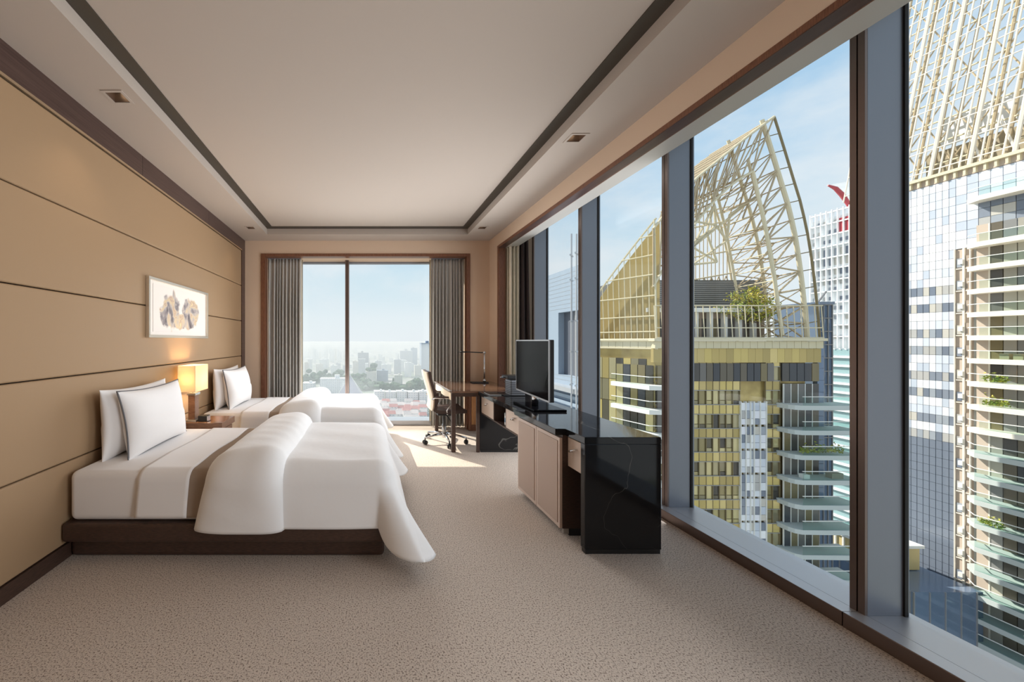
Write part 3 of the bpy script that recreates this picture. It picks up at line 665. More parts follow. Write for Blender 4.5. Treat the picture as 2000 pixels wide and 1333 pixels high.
profile_shell('back_shell', prof[:7], .018, cyy-.225, cyy+.225, 'chair_cream', t, -1)
profile_shell('seat_pad', prof[5:], .045, cyy-.24, cyy+.24, 'chair_brown', t, 1)
for s in (-1, 1):
    yy = cyy+s*.265
    tube('armrest', [(cx-.20, yy-s*.03, .62), (cx-.17, yy, .645), (cx+.06, yy, .64), (cx+.08, yy, .63), (cx-.02, yy, .48), (cx+.0, yy-s*.05, .425)], .011, 'chrome', t)
    box('arm_pad', cx-.17, cx+.06, yy-.022, yy+.022, .648, .664, 'chair_brown', t, .006)
box('seat_plate', cx-.10, cx+.10, cyy-.08, cyy+.08, .375, .42, 'black_plastic', t, .01); tube('tilt_lever', [(cx+.02, cyy-.08, .38), (cx+.05, cyy-.2, .33)], .007, 'black_plastic', t)
lathe('gas_column', (cx, cyy, .09), [(.028, 0), (.028, .16), (.018, .16), (.018, .29)], 'satin', t)
lathe('base_hub', (cx, cyy, .075), [(.03, 0), (.042, .02), (.042, .055), (.03, .065)], 'chrome', t)
for k in range(5):
    a = math.radians(200+72*k); d = Vector((math.cos(a), math.sin(a), 0)); p0 = Vector((cx, cyy, .12))
    bm = bmesh.new(); add_tube(bm, [p0+d*.03, p0+d*.16+Vector((0, 0, -.012)), p0+d*.29+Vector((0, 0, -.035))], [.02, .017, .013], 8); lg = finish('base_arm', bm, 'chrome', t, True)
    c0 = p0+d*.29; c0.z = .03; sd = d.cross(Vector((0, 0, 1)))
    bm = bmesh.new()
    for s in (-1, 1): add_tube(bm, [c0+sd*s*.006, c0+sd*s*.026], .029, 14)
    add_tube(bm, [c0+Vector((0, 0, .01)), c0+Vector((0, 0, .065))], .008, 8)
    finish('caster', bm, 'black_plastic', lg, True)
#EXTERIOR
# ================================================================== OUTSIDE: GOLD TOWER
GZ = -110.0                                            # street level far below the room
YF = 48.0                                              # front face of the gold tower
def curve(px, Y): return [at(x, y, Y) for x, y in px]
def resample(pts, k):
    L = [0]
    for a, b in zip(pts, pts[1:]): L.append(L[-1]+(b-a).length)
    out = []
    for i in range(k):
        s = L[-1]*i/(k-1); j = 0
        while j < len(pts)-2 and L[j+1] < s: j += 1
        out.append(pts[j].lerp(pts[j+1], (s-L[j])/(L[j+1]-L[j])))
    return out
g = thing('gold_tower', (47, 55, GZ), 'gold glass tower with a cream sail shaped steel crown', 'building')
C0 = Vector((36.8, YF, 0)); DL = Vector((-.383, .924, 0))       # corner and direction of the flank that runs back
def flank(tt, z, out=0): return C0+DL*tt+Vector((-.924, -.383, 0))*out+Vector((0, 0, z))
body = prism('body', [(36.8, YF+.4), (56.3, YF+.4), (56.3, 70), (30, 70), (36.8-.383*16, YF+.4+.924*16)], GZ, 1.36, 'gold_wall', g)
# floor by floor glazing of the front
FH = 3.03; z_top = -.2
def col_x(px): return (px-CX)*YF/F
cols = [col_x(p) for p in (1280, 1295, 1310, 1324, 1338, 1353, 1367, 1381, 1394, 1407, 1420, 1433, 1447)]
cols2 = [col_x(p) for p in (1497, 1511, 1525)]
reflection_x = [col_x(p) for p in (1447, 1457, 1466, 1473, 1485, 1497)]
fa = part('front_glazing', g)
for k in range(11):
    zt_ = -1.0-FH*k
    zw1, zw0 = (zt_-.9, zt_-2.7)
    for cs in (cols, cols2):
        cbox('sill_line', cs[0], cs[-1], YF+.06, YF+.3, zw0-.06, zw0+.03, 'mullion_grey', fa); cbox('head_line', cs[0], cs[-1], YF+.06, YF+.3, zw1-.04, zw1+.05, 'mullion_grey', fa)
        for a, b in zip(cs, cs[1:]):
            rr = random.random()
            cbox('window_pane', a+.05, b-.05, YF+.22, YF+.32, zw0+(.55 if rr < .5 else 0), zw1, 'gold_pane', fa)
            if rr < .5: cbox('vent_pane', a+.05, b-.05, YF+.2, YF+.30, zw0, zw0+.48, 'gold_pane', fa)
            cbox('spandrel', a+.015, b-.015, YF+.12, YF+.40, zw1, zw1+FH-1.8, 'gold_spandrel', fa)
st = part('reflection_strip', g)  # pale panels imitate the neighbouring tower's reflection in the gold glass
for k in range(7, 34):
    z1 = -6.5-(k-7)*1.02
    for a, b in zip(reflection_x, reflection_x[1:]):
        cbox('reflection_panel', a+.04, b-.04, YF+.05, YF+.3, z1-.98+(.25 if k % 3 == 0 else 0), z1, 'white_pane' if random.random() < .72 else 'dim_pane', st)
ml = part('mullions', g)
for x in cols+cols2: cbox('mullion', x-.03, x+.03, YF+.08, YF+.3, -36, -1.1, 'mullion_gold', ml)
for x in reflection_x: cbox('mullion', x-.045, x+.045, YF-.06, YF+.3, -36, -6.3, 'frame_white', ml)  # white bars dividing the imitated reflection
# upper dark storey and gold band
up = part('top_storey', g)
for a, b in zip(lin(col_x(1353), col_x(1512), 13), lin(col_x(1353), col_x(1512), 13)[1:]): cbox('window_pane', a+.04, b-.04, YF-.02, YF+.1, -3.75, -1.45, 'dark_room', up)
for a, b in zip(lin(col_x(1527), col_x(1600), 6), lin(col_x(1527), col_x(1600), 6)[1:]): cbox('window_pane', a+.04, b-.04, YF-.02, YF+.1, -3.75, -1.45, 'dark_room', up)
for a, b in zip(lin(col_x(1275), col_x(1602), 24), lin(col_x(1275), col_x(1602), 24)[1:]):
    cbox('band_panel', a+.01, b-.01, YF-.1, YF+.35, -1.35, .42, 'gold_spandrel', up); cbox('fascia_panel', a+.02, b-.02, YF-.35, YF+.3, .45, 1.35, 'cream_panel', up)
cbox('cornice', col_x(1270), col_x(1604), YF-.7, YF+.3, 1.38, 1.72, 'cream_steel', up)
# balconies of the right-hand bay
bay0, bay1 = col_x(1527), col_x(1598)
bl = part('balcony_bay', g)
for k in range(10):
    z = -6.5-FH*k
    xs = lin(bay0+.1, bay1, 6)
    for i, (a, b) in enumerate(zip(xs, xs[1:])):
        cbox('door_pane', a+.04, b-.04, YF-.1, YF+.02, z+.02, z+2.45, 'dark_room', bl)
        cbox('door_frame', a-.04, a+.04, YF-.16, YF-.02, z+.02, z+2.45, 'frame_white', bl)
    zz = z-.55; pl = [(bay0-.5, YF+.2), (bay0-.55, YF-1.2), (bay0-.35, YF-1.75), (bay0+.2, YF-2.1), (bay1+1.9, YF-2.3), (bay1+2.9, YF-1.2), (bay1+3.1, YF+.5)]
    prism('slab', pl, zz, z, 'slab_grey', bl)
    cbox('rail_pane', bay0+.3, bay1+1.8, YF-2.1, YF-2.05, z, z+1.05, 'rail_glass', bl); cbox('handrail', bay0+.25, bay1+1.9, YF-2.13, YF-2.03, z+1.05, z+1.12, 'slab_white', bl)
    if k == 2:
        bm = bmesh.new(); rnd = random.Random(8)
        for _ in range(260):
            c_ = Vector((rnd.uniform(bay0+.4, bay1+.8), YF-1.7+rnd.uniform(-.25, .25), z+.25+abs(rnd.gauss(0, .45)))); q = Quaternion((rnd.random(), rnd.random(), rnd.random(), rnd.random())).normalized(); s_ = .16
            vv_ = [bm.verts.new(c_+q @ Vector(p)) for p in ((-s_, 0, 0), (0, -s_*.5, 0), (s_, 0, 0), (0, s_*.5, 0))]; bm.faces.new(vv_)
        tag(finish('balcony_plants', bm, 'leaf', bl), kind='stuff')
    if k == 3:
        cbox('balcony_chair', bay0+1.0, bay0+1.7, YF-1.6, YF-1.0, z, z+.5, 'slab_white', bl); cbox('balcony_table', bay1-.2, bay1+1.2, YF-1.6, YF-.9, z, z+.65, 'brick_brown', bl)
# blue glass corner column
for k in range(13):
    cbox('corner_pane', col_x(1598)+.02, col_x(1611), YF+.1, YF+.6, .9-1.52*(k+1)+.04, .9-1.52*k, 'blue_glass', bl)
# flank that runs back on the left: gold glazing and white balconies
fk = part('flank_glazing', g)
for i in range(10):
    for k in range(9):
        p = flank(1.0*i+.5, -.9-FH*(k+.5)); ob('flank_pane', unit_cube('gold_pane' if (i+k) % 3 else 'gold_spandrel'), fk, p, (.12, .94, FH-.1), Vector(DL).to_track_quat('Y', 'Z'))
for k in range(6):
    z = -4.2-FH*k
    pts = [flank(5.3, 0, .2), flank(5.1, 0, 1.0), flank(-.4, 0, 1.9), Vector((39.6, YF-1.6, 0)), Vector((39.6, YF+.3, 0)), flank(0, 0, 0)]
    prism('slab', [(p.x, p.y) for p in pts], z-.55, z, 'slab_white', fk)
    a, b = flank(5.0, z, 1.0), flank(-.4, z, 1.85)
    bm = bmesh.new(); v_ = [bm.verts.new(p) for p in (a, b, b+Vector((0, 0, 1.05)), a+Vector((0, 0, 1.05)))]; bm.faces.new(v_); bmesh.ops.solidify(bm, geom=bm.faces[:], thickness=.04); finish('rail_pane', bm, 'rail_glass', fk)
    bar(fk, a+Vector((0, 0, 1.08)), b+Vector((0, 0, 1.08)), .05, 'slab_white', 'handrail'); bar(fk, b+Vector((0, 0, 1.08)), Vector((39.6, YF-1.55, z+1.08)), .05, 'slab_white', 'handrail')
    for i in range(5):
        p = flank(.6+i*.95, z+1.25, .15); ob('door_pane', unit_cube('dark_room' if i % 2 else 'gold_pane'), fk, p, (.12, .85, 2.4), Vector(DL).to_track_quat('Y', 'Z'))
    for i in range(3): cbox('door_pane', 37.0+i*.9, 37.8+i*.9, YF-.12, YF+.1, z+.02, z+2.45, 'dark_room', fk)
# roof terrace: rooms behind a cream lattice, grey plant room
pt = part('penthouse', g)
cbox('room', 37.2, col_x(1495)*1.06, YF+3, YF+12, 1.4, 5.2, 'brick_brown', pt); cbox('roof_slab', 37.0, col_x(1500)*1.05, YF+1.6, YF+12, 5.2, 5.75, 'slab_white', pt)
for x in lin(38, 51.5, 8): cbox('pillar', x, x+.45, YF+2.2, YF+2.7, 1.4, 5.2, 'slab_white', pt)
for x in lin(38.6, 51, 12): cbox('window_pane', x, x+.8, YF+2.9, YF+3.05, 1.8, 4.4, 'dark_room', pt)
pr_ = cbox('plant_room', 37.2, col_x(1497)*1.125, 54, 62, 5.75, 10.1, 'louvre_dark', pt)
for k in range(14): cbox('louvre', 37.1, col_x(1497)*1.125+.1, 53.9, 54.1, 5.95+k*.29, 6.10+k*.29, 'mullion_grey', pt)
lt = part('terrace_lattice', g)
xs = lin(col_x(1276), col_x(1601), 25)
for x in xs: bar(lt, (x, YF-.4, 1.7), (x-.05, YF-.2, 5.9), .055, 'cream_steel')
for z in (3.05, 5.85): bar(lt, (xs[0], YF-.3, z), (xs[-1], YF-.3, z), .07, 'cream_steel')
bar(lt, (xs[0], YF-.4, 1.75), (xs[-1], YF-.4, 1.75), .12, 'cream_steel')
# crown
cw = part('crown', g)
ridge = [(1276, 447), (1297, 420), (1353, 354), (1420, 299), (1470, 259), (1512, 228)]
outer = [(1512, 228), (1530, 285), (1548, 345), (1565, 400), (1577, 455), (1586, 510), (1592, 560), (1597, 610), (1601, 662)]
inleg = [(1470, 335), (1480, 380), (1492, 430), (1503, 490), (1512, 540), (1520, 600), (1528, 655)]
arch = [(1276, 560), (1310, 500), (1353, 443), (1395, 392), (1435, 355), (1470, 335)]
DEP = 9.0
def back(p, d=DEP): return Vector((p.x, p.y+d, p.z-.05*d))
R_ = resample(curve(ridge, YF), 13); A_ = resample(curve(arch, YF), 13); O_ = resample(curve(outer, YF), 14); I_ = resample(curve(inleg, YF), 13)
O2 = [p+Vector((-1.25-.0*i, .3, -.25)) for i, p in enumerate(O_)]
for P_, r, m_ in ((R_, .16, 'cream_steel'), (A_, .15, 'cream_steel'), (O_, .13, 'mullion_gold'), (I_, .2, 'cream_steel'), (O2, .24, 'cream_steel')):
    for a, b in zip(P_, P_[1:]): bar(cw, a, b, r, m_)
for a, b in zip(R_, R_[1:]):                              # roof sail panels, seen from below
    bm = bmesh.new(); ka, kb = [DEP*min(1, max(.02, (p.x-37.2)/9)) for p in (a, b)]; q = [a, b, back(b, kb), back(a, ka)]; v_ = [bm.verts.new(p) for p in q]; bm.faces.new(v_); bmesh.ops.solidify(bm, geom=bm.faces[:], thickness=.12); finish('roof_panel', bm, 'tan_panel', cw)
for i, (a, b) in enumerate(zip(R_, A_)):
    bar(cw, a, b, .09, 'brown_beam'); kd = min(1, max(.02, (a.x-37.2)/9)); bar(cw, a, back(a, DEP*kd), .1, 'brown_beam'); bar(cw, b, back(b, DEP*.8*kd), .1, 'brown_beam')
    if 2 < i < 12: bar(cw, a if i % 2 else A_[i], A_[i+1] if i % 2 else R_[i+1], .08, 'brown_beam'); bar(cw, back(R_[i], 4*kd), back(A_[i+1], 4*kd), .07, 'brown_beam'); bar(cw, back(A_[i], 6*kd), back(R_[i+1], 6*kd), .07, 'brown_beam'); bar(cw, back(R_[i], 2*kd), back(A_[i], 2*kd), .06, 'brown_beam')
for i in range(1, 14):
    o2 = O2[i]; j = min(12, max(0, i-1)); p = I_[j]
    if i >= 2:
        bar(cw, o2, p, .09, 'brown_beam')
        if i < 13: bar(cw, o2 if i % 2 else p, I_[min(12, j+1)] if i % 2 else O2[i+1], .11, 'brown_beam'); bar(cw, back(p, 2.5), back(O2[i+1] if i < 13 else o2, 2.5), .1, 'brown_beam'); bar(cw, back(o2, 2.5), back(I_[min(12, j+1)], 2.5), .1, 'brown_beam')
    bar(cw, O_[i], o2, .06, 'mullion_gold'); bar(cw, o2, back(o2), .08, 'brown_beam'); bar(cw, p, back(p, 5), .07, 'cream_steel')
for i in range(12):                                       # the same legs again further back, so the cross members meet something
    bar(cw, back(I_[i], 5), back(I_[i+1], 5), .16, 'cream_steel'); bar(cw, back(I_[i], 5), back(O2[i+2], 4.5), .08, 'brown_beam'); bar(cw, back(O2[i+1], 4.5), back(I_[i+1], 5), .08, 'brown_beam'); bar(cw, I_[i], back(I_[i+1], 5), .06, 'brown_beam')
    bar(cw, back(O2[i+1], DEP), back(O2[i+2], DEP), .14, 'cream_steel'); bar(cw, O2[i+1], back(O2[i+2], 4.5), .06, 'brown_beam')
    if i > 8: bar(cw, back(A_[i], DEP*.8), back(A_[i+1], DEP*.8), .12, 'cream_steel'); bar(cw, back(A_[i], DEP*.8), back(R_[i+1], DEP), .06, 'brown_beam')
for i in range(13): bar(cw, back(O2[i], 4.5), back(O2[i+1], 4.5), .2, 'cream_steel')
mid = [O2[i+1].lerp(I_[i], .5) for i in range(13)]
for a, b in zip(mid, mid[1:]): bar(cw, back(a, 1.5), back(b, 1.5), .17, 'cream_steel')
def ridge_z(X):
    for a, b in zip(R_, R_[1:]):
        if a.x <= X <= b.x: return a.z+(b.z-a.z)*(X-a.x)/(b.x-a.x)
    return R_[-1].z if X > R_[-1].x else R_[0].z
YK = YF+DEP
for i, x in enumerate(lin(46.8, 57.5, 19)):                     # bars of the far screen
    zt_ = ridge_z(x)-1.2 if x < 50.8 else 29.3-(x-50.8)*4.0
    if zt_ > 4: bar(cw, (x, YK, 3), (x, YK, zt_), .055, 'brown_beam', 'screen_bar')
for z, dx in ((9.3, 0), (10.6, 0), (14, 0), (18.5, 1), (20.5, 2)):
    bar(cw, (46.5+dx*.5, YK, z-.5), (56.0-dx*.6, YK, z+1.2), .11, 'cream_steel')
for x in (45.2, 46.6): bar(cw, (x, YF+6, 3), (x, YF+6, ridge_z(x)-3.2), .3, 'cream_steel')
Pn = [at(1353, 483, YF+3), at(1398, 440, YF+3), at(1353, 517, YF+3), at(1420, 470, YF+3), at(1400, 512, YF+3), at(1342, 430, YF+3), at(1395, 400, YF+3), at(1330, 490, YF+3), at(1380, 455, YF+3), at(1425, 420, YF+3), at(1475, 385, YF+3)]
for a, b in ((0, 1), (1, 3), (0, 4), (2, 3), (2, 4), (0, 6), (5, 1), (7, 8), (8, 6), (0, 8), (2, 7), (3, 9), (9, 10), (1, 6), (0, 10), (8, 4)): bar(cw, Pn[a], Pn[b], .14, 'cream_steel')
for i in range(9):                                              # zigzag between the two far horizontals
    x0_ = 45+i*1.1; bar(cw, (x0_, YK, 9.0+.1*i), (x0_+.55, YK, 10.4+.1*i), .07, 'brown_beam'); bar(cw, (x0_+.55, YK, 10.4+.1*i), (x0_+1.1, YK, 9.1+.1*i), .07, 'brown_beam')
# cream lattice of the flank, gold panel behind it
cf = part('flank_lattice', g)
bar(cf, flank(-.3, 1.5, .2), flank(14, 1.5, .2), .2, 'cream_steel'); bar(cf, flank(-.3, .4, .1), flank(14, .4, .1), .1, 'cream_steel')
for i in range(14): ob('fascia_panel', unit_cube('cream_panel'), cf, flank(i+.5, .95, .0), (.3, .96, .95), Vector(DL).to_track_quat('Y', 'Z'))
def ftop(tt): return 16.9-1.03*tt-.012*tt*tt
bm = bmesh.new()
pts = [flank(tt, 1.5, -.9) for tt in lin(0, 13, 14)]+[flank(tt, ftop(tt)-.1, -.9) for tt in lin(13, 0, 14)]
bm.faces.new([bm.verts.new(p) for p in pts]); bmesh.ops.solidify(bm, geom=bm.faces[:], thickness=.15); finish('sail_panel', bm, 'pale_gold', cf)
for i, tt in enumerate(lin(0, 13, 18)):
    bar(cf, flank(tt-.15, 1.5, .05), flank(tt+.1, ftop(tt), .05), .06 if i else .12, 'cream_panel')
for z in (1.6, 2.6, 4.6, 7.2, 9.9, 12.4, 14.9):
    te = 0
    while ftop(te) > z and te < 13: te += .1
    bar(cf, flank(-.1, z, .1), flank(te, z, .1), .08, 'cream_panel')
tl = lin(-.1, 13, 9)
for a, b in zip(tl, tl[1:]): bar(cf, flank(a, ftop(a), 0), flank(b, ftop(b), 0), .12, 'cream_panel')

# tree on the terrace
tt_ = thing('terrace_tree', (51.5, YF+1.5, 5.0), 'small yellow green tree on the gold tower terrace', 'tree')
p0 = Vector((51.6, YF+1.5, 1.5)); bm = bmesh.new()
add_tube(bm, [p0, p0+Vector((-.2, 0, 2.5)), p0+Vector((-.5, 0, 4.3)), p0+Vector((-.9, 0, 6.6))], [.16, .13, .1, .04], 7)
tips = []
rnd = random.Random(4)
for dz, dx, dy in ((4.0, -5.2, .5), (4.6, -3.8, -.4), (5.4, -3.0, .6), (6.2, -2.2, 0), (3.9, 2.4, .4), (4.6, 1.8, -.3), (5.6, .9, .2), (4.9, -1.2, 1.0), (6.8, -.6, .2), (6.0, -3.4, .2)):
    a = p0+Vector((-.35, 0, max(2.3, dz-2.0))); b = p0+Vector((dx, dy, dz)); c_ = a.lerp(b, .5)+Vector((0, 0, -.1)); add_tube(bm, [a, c_, b], [.07, .05, .02], 5); tips.append((a, c_, b))
finish('trunk', bm, 'bark', tt_)
bm = bmesh.new()
for a, c_, b in tips:
    for _ in range(150):
        s_ = rnd.random()**.7; p = (a.lerp(c_, s_*2) if s_ < .5 else c_.lerp(b, s_*2-1))+Vector((rnd.gauss(0, .38), rnd.gauss(0, .4), rnd.gauss(.12, .17))); q = Quaternion((rnd.uniform(-1, 1), rnd.uniform(-1, 1), rnd.uniform(-1, 1), rnd.uniform(-1, 1))).normalized(); w_ = rnd.uniform(.11, .21)
        bm.faces.new([bm.verts.new(p+q @ Vector(v)) for v in ((-w_, 0, 0), (0, -w_*.55, 0), (w_, 0, 0), (0, w_*.55, 0))])
tag(finish('foliage', bm, 'leaf', tt_), kind='stuff')

# ================================================================== OUTSIDE: WHITE TOWER WITH BALCONIES
X2 = 80.0
def y2(px): return X2*F/(px-CX)
g = thing('white_tower', (X2+8, 50, GZ), 'pale glass apartment tower with stacked balconies and lattice crown', 'building')
yA, yB_, yC, yD, yE = y2(1745), y2(1866), y2(1897), y2(1908), 36.0
box('body', X2+.35, X2+18, yE, yA, GZ, 23.6, 'slab_grey', g)
gl_ = part('glass_facade', g); cnt = 0
ycol = lin(yA, yB_, 11); rest = bmesh.new()
for a, b in zip(ycol, ycol[1:]):
    for k in range(50):
        z1 = 23.4-1.2*k; m_ = 'white_pane' if (k < 12 or k % 5 in (0, 1, 3)) else 'dim_pane'
        if k < 30: cbox('window_pane', X2+.05, X2+.3, b+.03, a-.03, z1-1.16, z1, m_, gl_)
        else: add_box(rest, X2+.05, X2+.3, b+.03, a-.03, z1-1.16, z1)
tag(finish('lower_panes', rest, 'dim_pane', g), kind='stuff')
cbox('backing', X2+.2, X2+.36, yB_, yA, -70, 23.5, 'mullion_grey', gl_)
# upper glass over the service shaft and balconies
yt = lin(yB_, yE, 17); ug = part('upper_glass', g)
for a, b in zip(yt, yt[1:]):
    for k in range(8):
        z1 = 23.4-1.2*k; cbox('window_pane', X2+.05, X2+.3, b+.03, a-.03, z1-1.16, z1, 'white_pane' if k < 3 or a > yC+.3 else 'dim_pane', ug)
cbox('backing', X2+.2, X2+.36, yE, yB_, 13.8, 23.5, 'mullion_grey', ug)
# brown service shaft with air conditioners
sh = part('service_shaft', g)
cbox('shaft_wall', X2+.1, X2+.5, yC, yB_, -70, 13.7, 'shaft_tan', sh)
for k in range(16):
    z = 12.2-3.0*k; w_ = yB_-yC
    cbox('opening', X2-.02, X2+.2, yB_-.62, yB_-.12, z-.9, z+.3, 'dim_pane', sh); cbox('ac_unit', X2-.3, X2+.15, yC+.55, yC+.95, z-.5, z+.1, 'slab_white', sh); cbox('grille', X2-.05, X2+.15, yC+.05, yC+.4, z-1.2, z+.6, 'brick_brown', sh)
    cbox('ledge', X2-.06, X2+.2, yC, yB_, z-1.15, z-1.03, 'slab_cream', sh)
for y_ in (yC, yC+.5, yB_-.75, yB_-.02): cbox('pipe', X2-.12, X2+.05, y_, y_+.09, -60, 13.8, 'slab_cream', sh)
# balconies
bb = part('balconies', g)
for k in range(19):
    z = (20.0 if k == 0 else 14.1-3.0*(k-1)); y0_ = yE+(0 if k else 0)
    out = 2.3 if k > 9 else 1.7
    prism('slab', [(X2+.3, yD+.25), (X2-.9, yD+.25), (X2-out, yD-1.2), (X2-out-.4, yE+3), (X2-out-.3, yE), (X2+.3, yE)], z-.62, z, 'slab_cream' if k < 10 else 'slab_grey', bb)  # shade on the lower storeys is put into greyer slabs and darker doors
    cbox('rail_pane', X2-out+.05, X2-out+.1, yE, yD-1.2, z, z+1.0, 'rail_glass', bb); cbox('handrail', X2-out, X2-out+.12, yE, yD-1.2, z+1.0, z+1.08, 'slab_white', bb)
    bar(bb, (X2-out+.05, yD-1.2, z+1.04), (X2-.85, yD+.2, z+1.04), .05, 'slab_white', 'handrail')
    if k == 0: continue
    cbox('side_panel', X2-.05, X2+.15, yD-.95, yD, z, z+2.4, 'shaft_tan', bb)
    yy_ = lin(yD-1.0, yE, 13)
    for i, (a, b) in enumerate(zip(yy_, yy_[1:])): cbox('door_pane', X2, X2+.2, b+.04, a-.04, z, z+2.4, ('curtain_room' if i % 3 else 'dark_room') if k < 10 else ('dark_room' if i % 3 else 'curtain_room'), bb)
    for y_ in (yD-1.0, yy_[4], yy_[8]): cbox('door_frame', X2-.06, X2+.1, y_-.06, y_+.06, z, z+2.4, 'slab_cream', bb)
    if k in (7, 8, 13):
        bm = bmesh.new(); rnd = random.Random(k)
        for _ in range(160):
            c_ = Vector((X2-out+.45+rnd.uniform(-.2, .2), yD-2.2+rnd.uniform(-1, .9), z+.2+abs(rnd.gauss(0, .45)))); q = Quaternion((rnd.random(), rnd.random(), rnd.random(), rnd.random())).normalized(); s_ = .15
            bm.faces.new([bm.verts.new(c_+q @ Vector(p)) for p in ((-s_, 0, 0), (0, -s_*.5, 0), (s_, 0, 0), (0, s_*.5, 0))])
        tag(finish('balcony_plants', bm, 'leaf', bb), kind='stuff')
    if k == 6:
        for q in (0, 1): cbox('lounge_chair', X2-1.3, X2-.7, yE+10.2-q*1.0, yE+10.9-q*1.0, z, z+.7, 'brown_beam', bb)
# lattice crown leaning back
cw = part('crown', g); ZC = 24.6
def cp(y_, z_, inn=0): return Vector((X2+.18*(z_-ZC)+inn, y_, z_))
yA2 = yA+6
cbox('soffit_band', X2+.1, X2+.6, yE, yA, 23.5, 24.4, 'shaft_tan', cw); cbox('cornice', X2-.35, X2+.5, yE, yA, 24.35, 24.75, 'cream_steel', cw)
for y_ in lin(yE, yA-.3, 26): cbox('soffit_rib', X2-.2, X2+.4, y_, y_+.22, 23.55, 24.35, 'cream_steel', cw)
NV = 32; ysv = lin(yE, yA2, NV)
for i, y_ in enumerate(ysv): bar(cw, cp(y_, ZC), cp(y_-.5, 58), .09 if i % 4 else .2, 'slab_cream')
for k in range(11): bar(cw, cp(yE-1, ZC+1+3.1*k), cp(yA2, ZC+1+3.1*k), .09, 'slab_cream')
for i, y_ in enumerate(lin(yE, yA2, 18)): bar(cw, cp(y_, ZC, 2.6), cp(y_-.5, 58, 2.6), .16, 'brown_beam')
for k in range(10):
    bar(cw, cp(yE-1, ZC+2.5+3.3*k, 2.6), cp(yA2, ZC+2.5+3.3*k, 2.6), .13, 'cream_steel')
    for i in range(0, 17):
        a, b = lin(yE, yA2, 18)[i:i+2]; s_ = (i+k) % 2
        bar(cw, cp(a, ZC+2.5+3.3*(k+(0 if s_ else 1)), 2.7), cp(b, ZC+2.5+3.3*(k+(1 if s_ else 0)), 2.7), .085, 'brown_beam')
for i in range(6): bar(cw, cp(ysv[3*i], ZC, .3), cp(ysv[3*i+2], ZC+5.2, .3), .13, 'slab_cream')
cbox('screen_wall', X2+4.2, X2+4.6, yE, yA-.5, 24.4, 29.2, 'tan_panel', cw)
cbox('screen_wall', X2+5.4, X2+5.8, yE+5, yA-1.0, 30.2, 34.0, 'white_tower', cw)

# yellow roof pavilion and low blue block at the foot of the white tower
pv = thing('roof_pavilion', (74, 56, -28), 'small yellow walled pavilion on a low roof below the white tower', 'building')
box('wall', 70.5, 77, 52.5, 57, -30.5, -27.4, 'pale_gold', pv); box('roof', 70.2, 77.3, 52.2, 57.3, -27.4, -27.0, 'slab_white', pv)
for i in range(5): cbox('wall_post', 70.3, 70.5, 52.7+i*.95, 52.9+i*.95, -30.5, -27.4, 'frame_white', pv)
lb = thing('low_block', (73, 52, GZ), 'dark blue glazed block below the yellow pavilion', 'building')
box('body', 69.6, 78.5, 48, 58, GZ, -30.6, 'blue_glass', lb)
for i in range(9): cbox('mullion', 69.5, 69.65, 48.2+i*1.2, 48.3+i*1.2, -75, -30.6, 'mullion_grey', lb)
for i in range(5): cbox('mullion', 69.6+i*2, 69.7+i*2, 47.9, 48.02, -75, -30.6, 'mullion_grey', lb)

# ================================================================== OUTSIDE: WHITE FRAMED OFFICE TOWER, FAR
X3 = 160.0
def y3(px): return X3*F/(px-CX)
g = thing('framed_tower', (X3+10, 130, GZ), 'white framed tower with teal windows and a red edged roof wing', 'building')
ya, yb = y3(1584), y3(1685)
box('body', X3+.5, X3+25, yb, ya, GZ, 44, 'white_tower', g)
fr = part('facade', g)
for k in range(15):
    z1 = 43-3.3*k
    yy_ = lin(ya-.2, yb+.2, 10)
    for i, (a, b) in enumerate(zip(yy_, yy_[1:])):
        if k < 13 and (k in (3, 4, 5, 6) or (i+k) % 3): cbox('window_pane', X3+.25, X3+.55, b+.3, a-.3, z1-(2.4 if k in (3, 4, 5, 6) else 1.2), z1, 'dim_pane', fr)
for k in range(24): 
    z1 = -1.5-3.0*k; cbox('window_band', X3+.2, X3+.55, yb+.3, ya-.3, z1-1.9, z1, 'teal_glass', fr); cbox('slab_edge', X3-.5, X3+.5, yb, ya, z1-2.8, z1-2.2, 'white_tower', fr)
for y_ in lin(ya, yb, 10): cbox('white_fin', X3-.4, X3+.5, y_-.14, y_+.14, -1, 46.5, 'white_tower', fr)
for k in range(12): cbox('white_fin', X3-.3, X3+.5, yb, ya, 45.6-3.9*k, 46.0-3.9*k, 'white_tower', fr)
cbox('red_panel', X3+.1, X3+.6, y3(1657), y3(1637), 38, 43, 'red_paint', fr)
wg = [at(1617, 362, 128), at(1632, 368, 128), at(1645, 381, 128), at(1656, 397, 128), at(1672, 425, 128)]
bm = bmesh.new(); A0 = [bm.verts.new(p) for p in wg]; B0 = [bm.verts.new(p+Vector((26, 2, 6))) for p in wg]
for i in range(4): bm.faces.new((A0[i], A0[i+1], B0[i+1], B0[i]))
bmesh.ops.solidify(bm, geom=bm.faces[:], thickness=.4); finish('roof_wing', bm, 'white_tower', g)
bm = bmesh.new(); add_tube(bm, wg, [.25, .6, .7, .6, .4], 8); finish('wing_edge', bm, 'red_paint', g)
g = thing('blue_block', (61.5, 58, GZ), 'narrow dark blue glazed block behind the gold tower balconies', 'building')
cxa, cxb = (1600-CX)*54/F, (1626-CX)*54/F
box('body', cxa, cxb, 54.1, 60, GZ, 6.6, 'blue_glass', g)
for k in range(12): cbox('mullion', cxa, cxb, 53.95, 54.12, 6.5-1.9*k, 6.62-1.9*k, 'mullion_grey', g)
for k in range(4): cbox('mullion', cxa+k*(cxb-cxa)/3-.05, cxa+k*(cxb-cxa)/3+.05, 53.95, 54.12, -40, 6.6, 'mullion_grey', g)
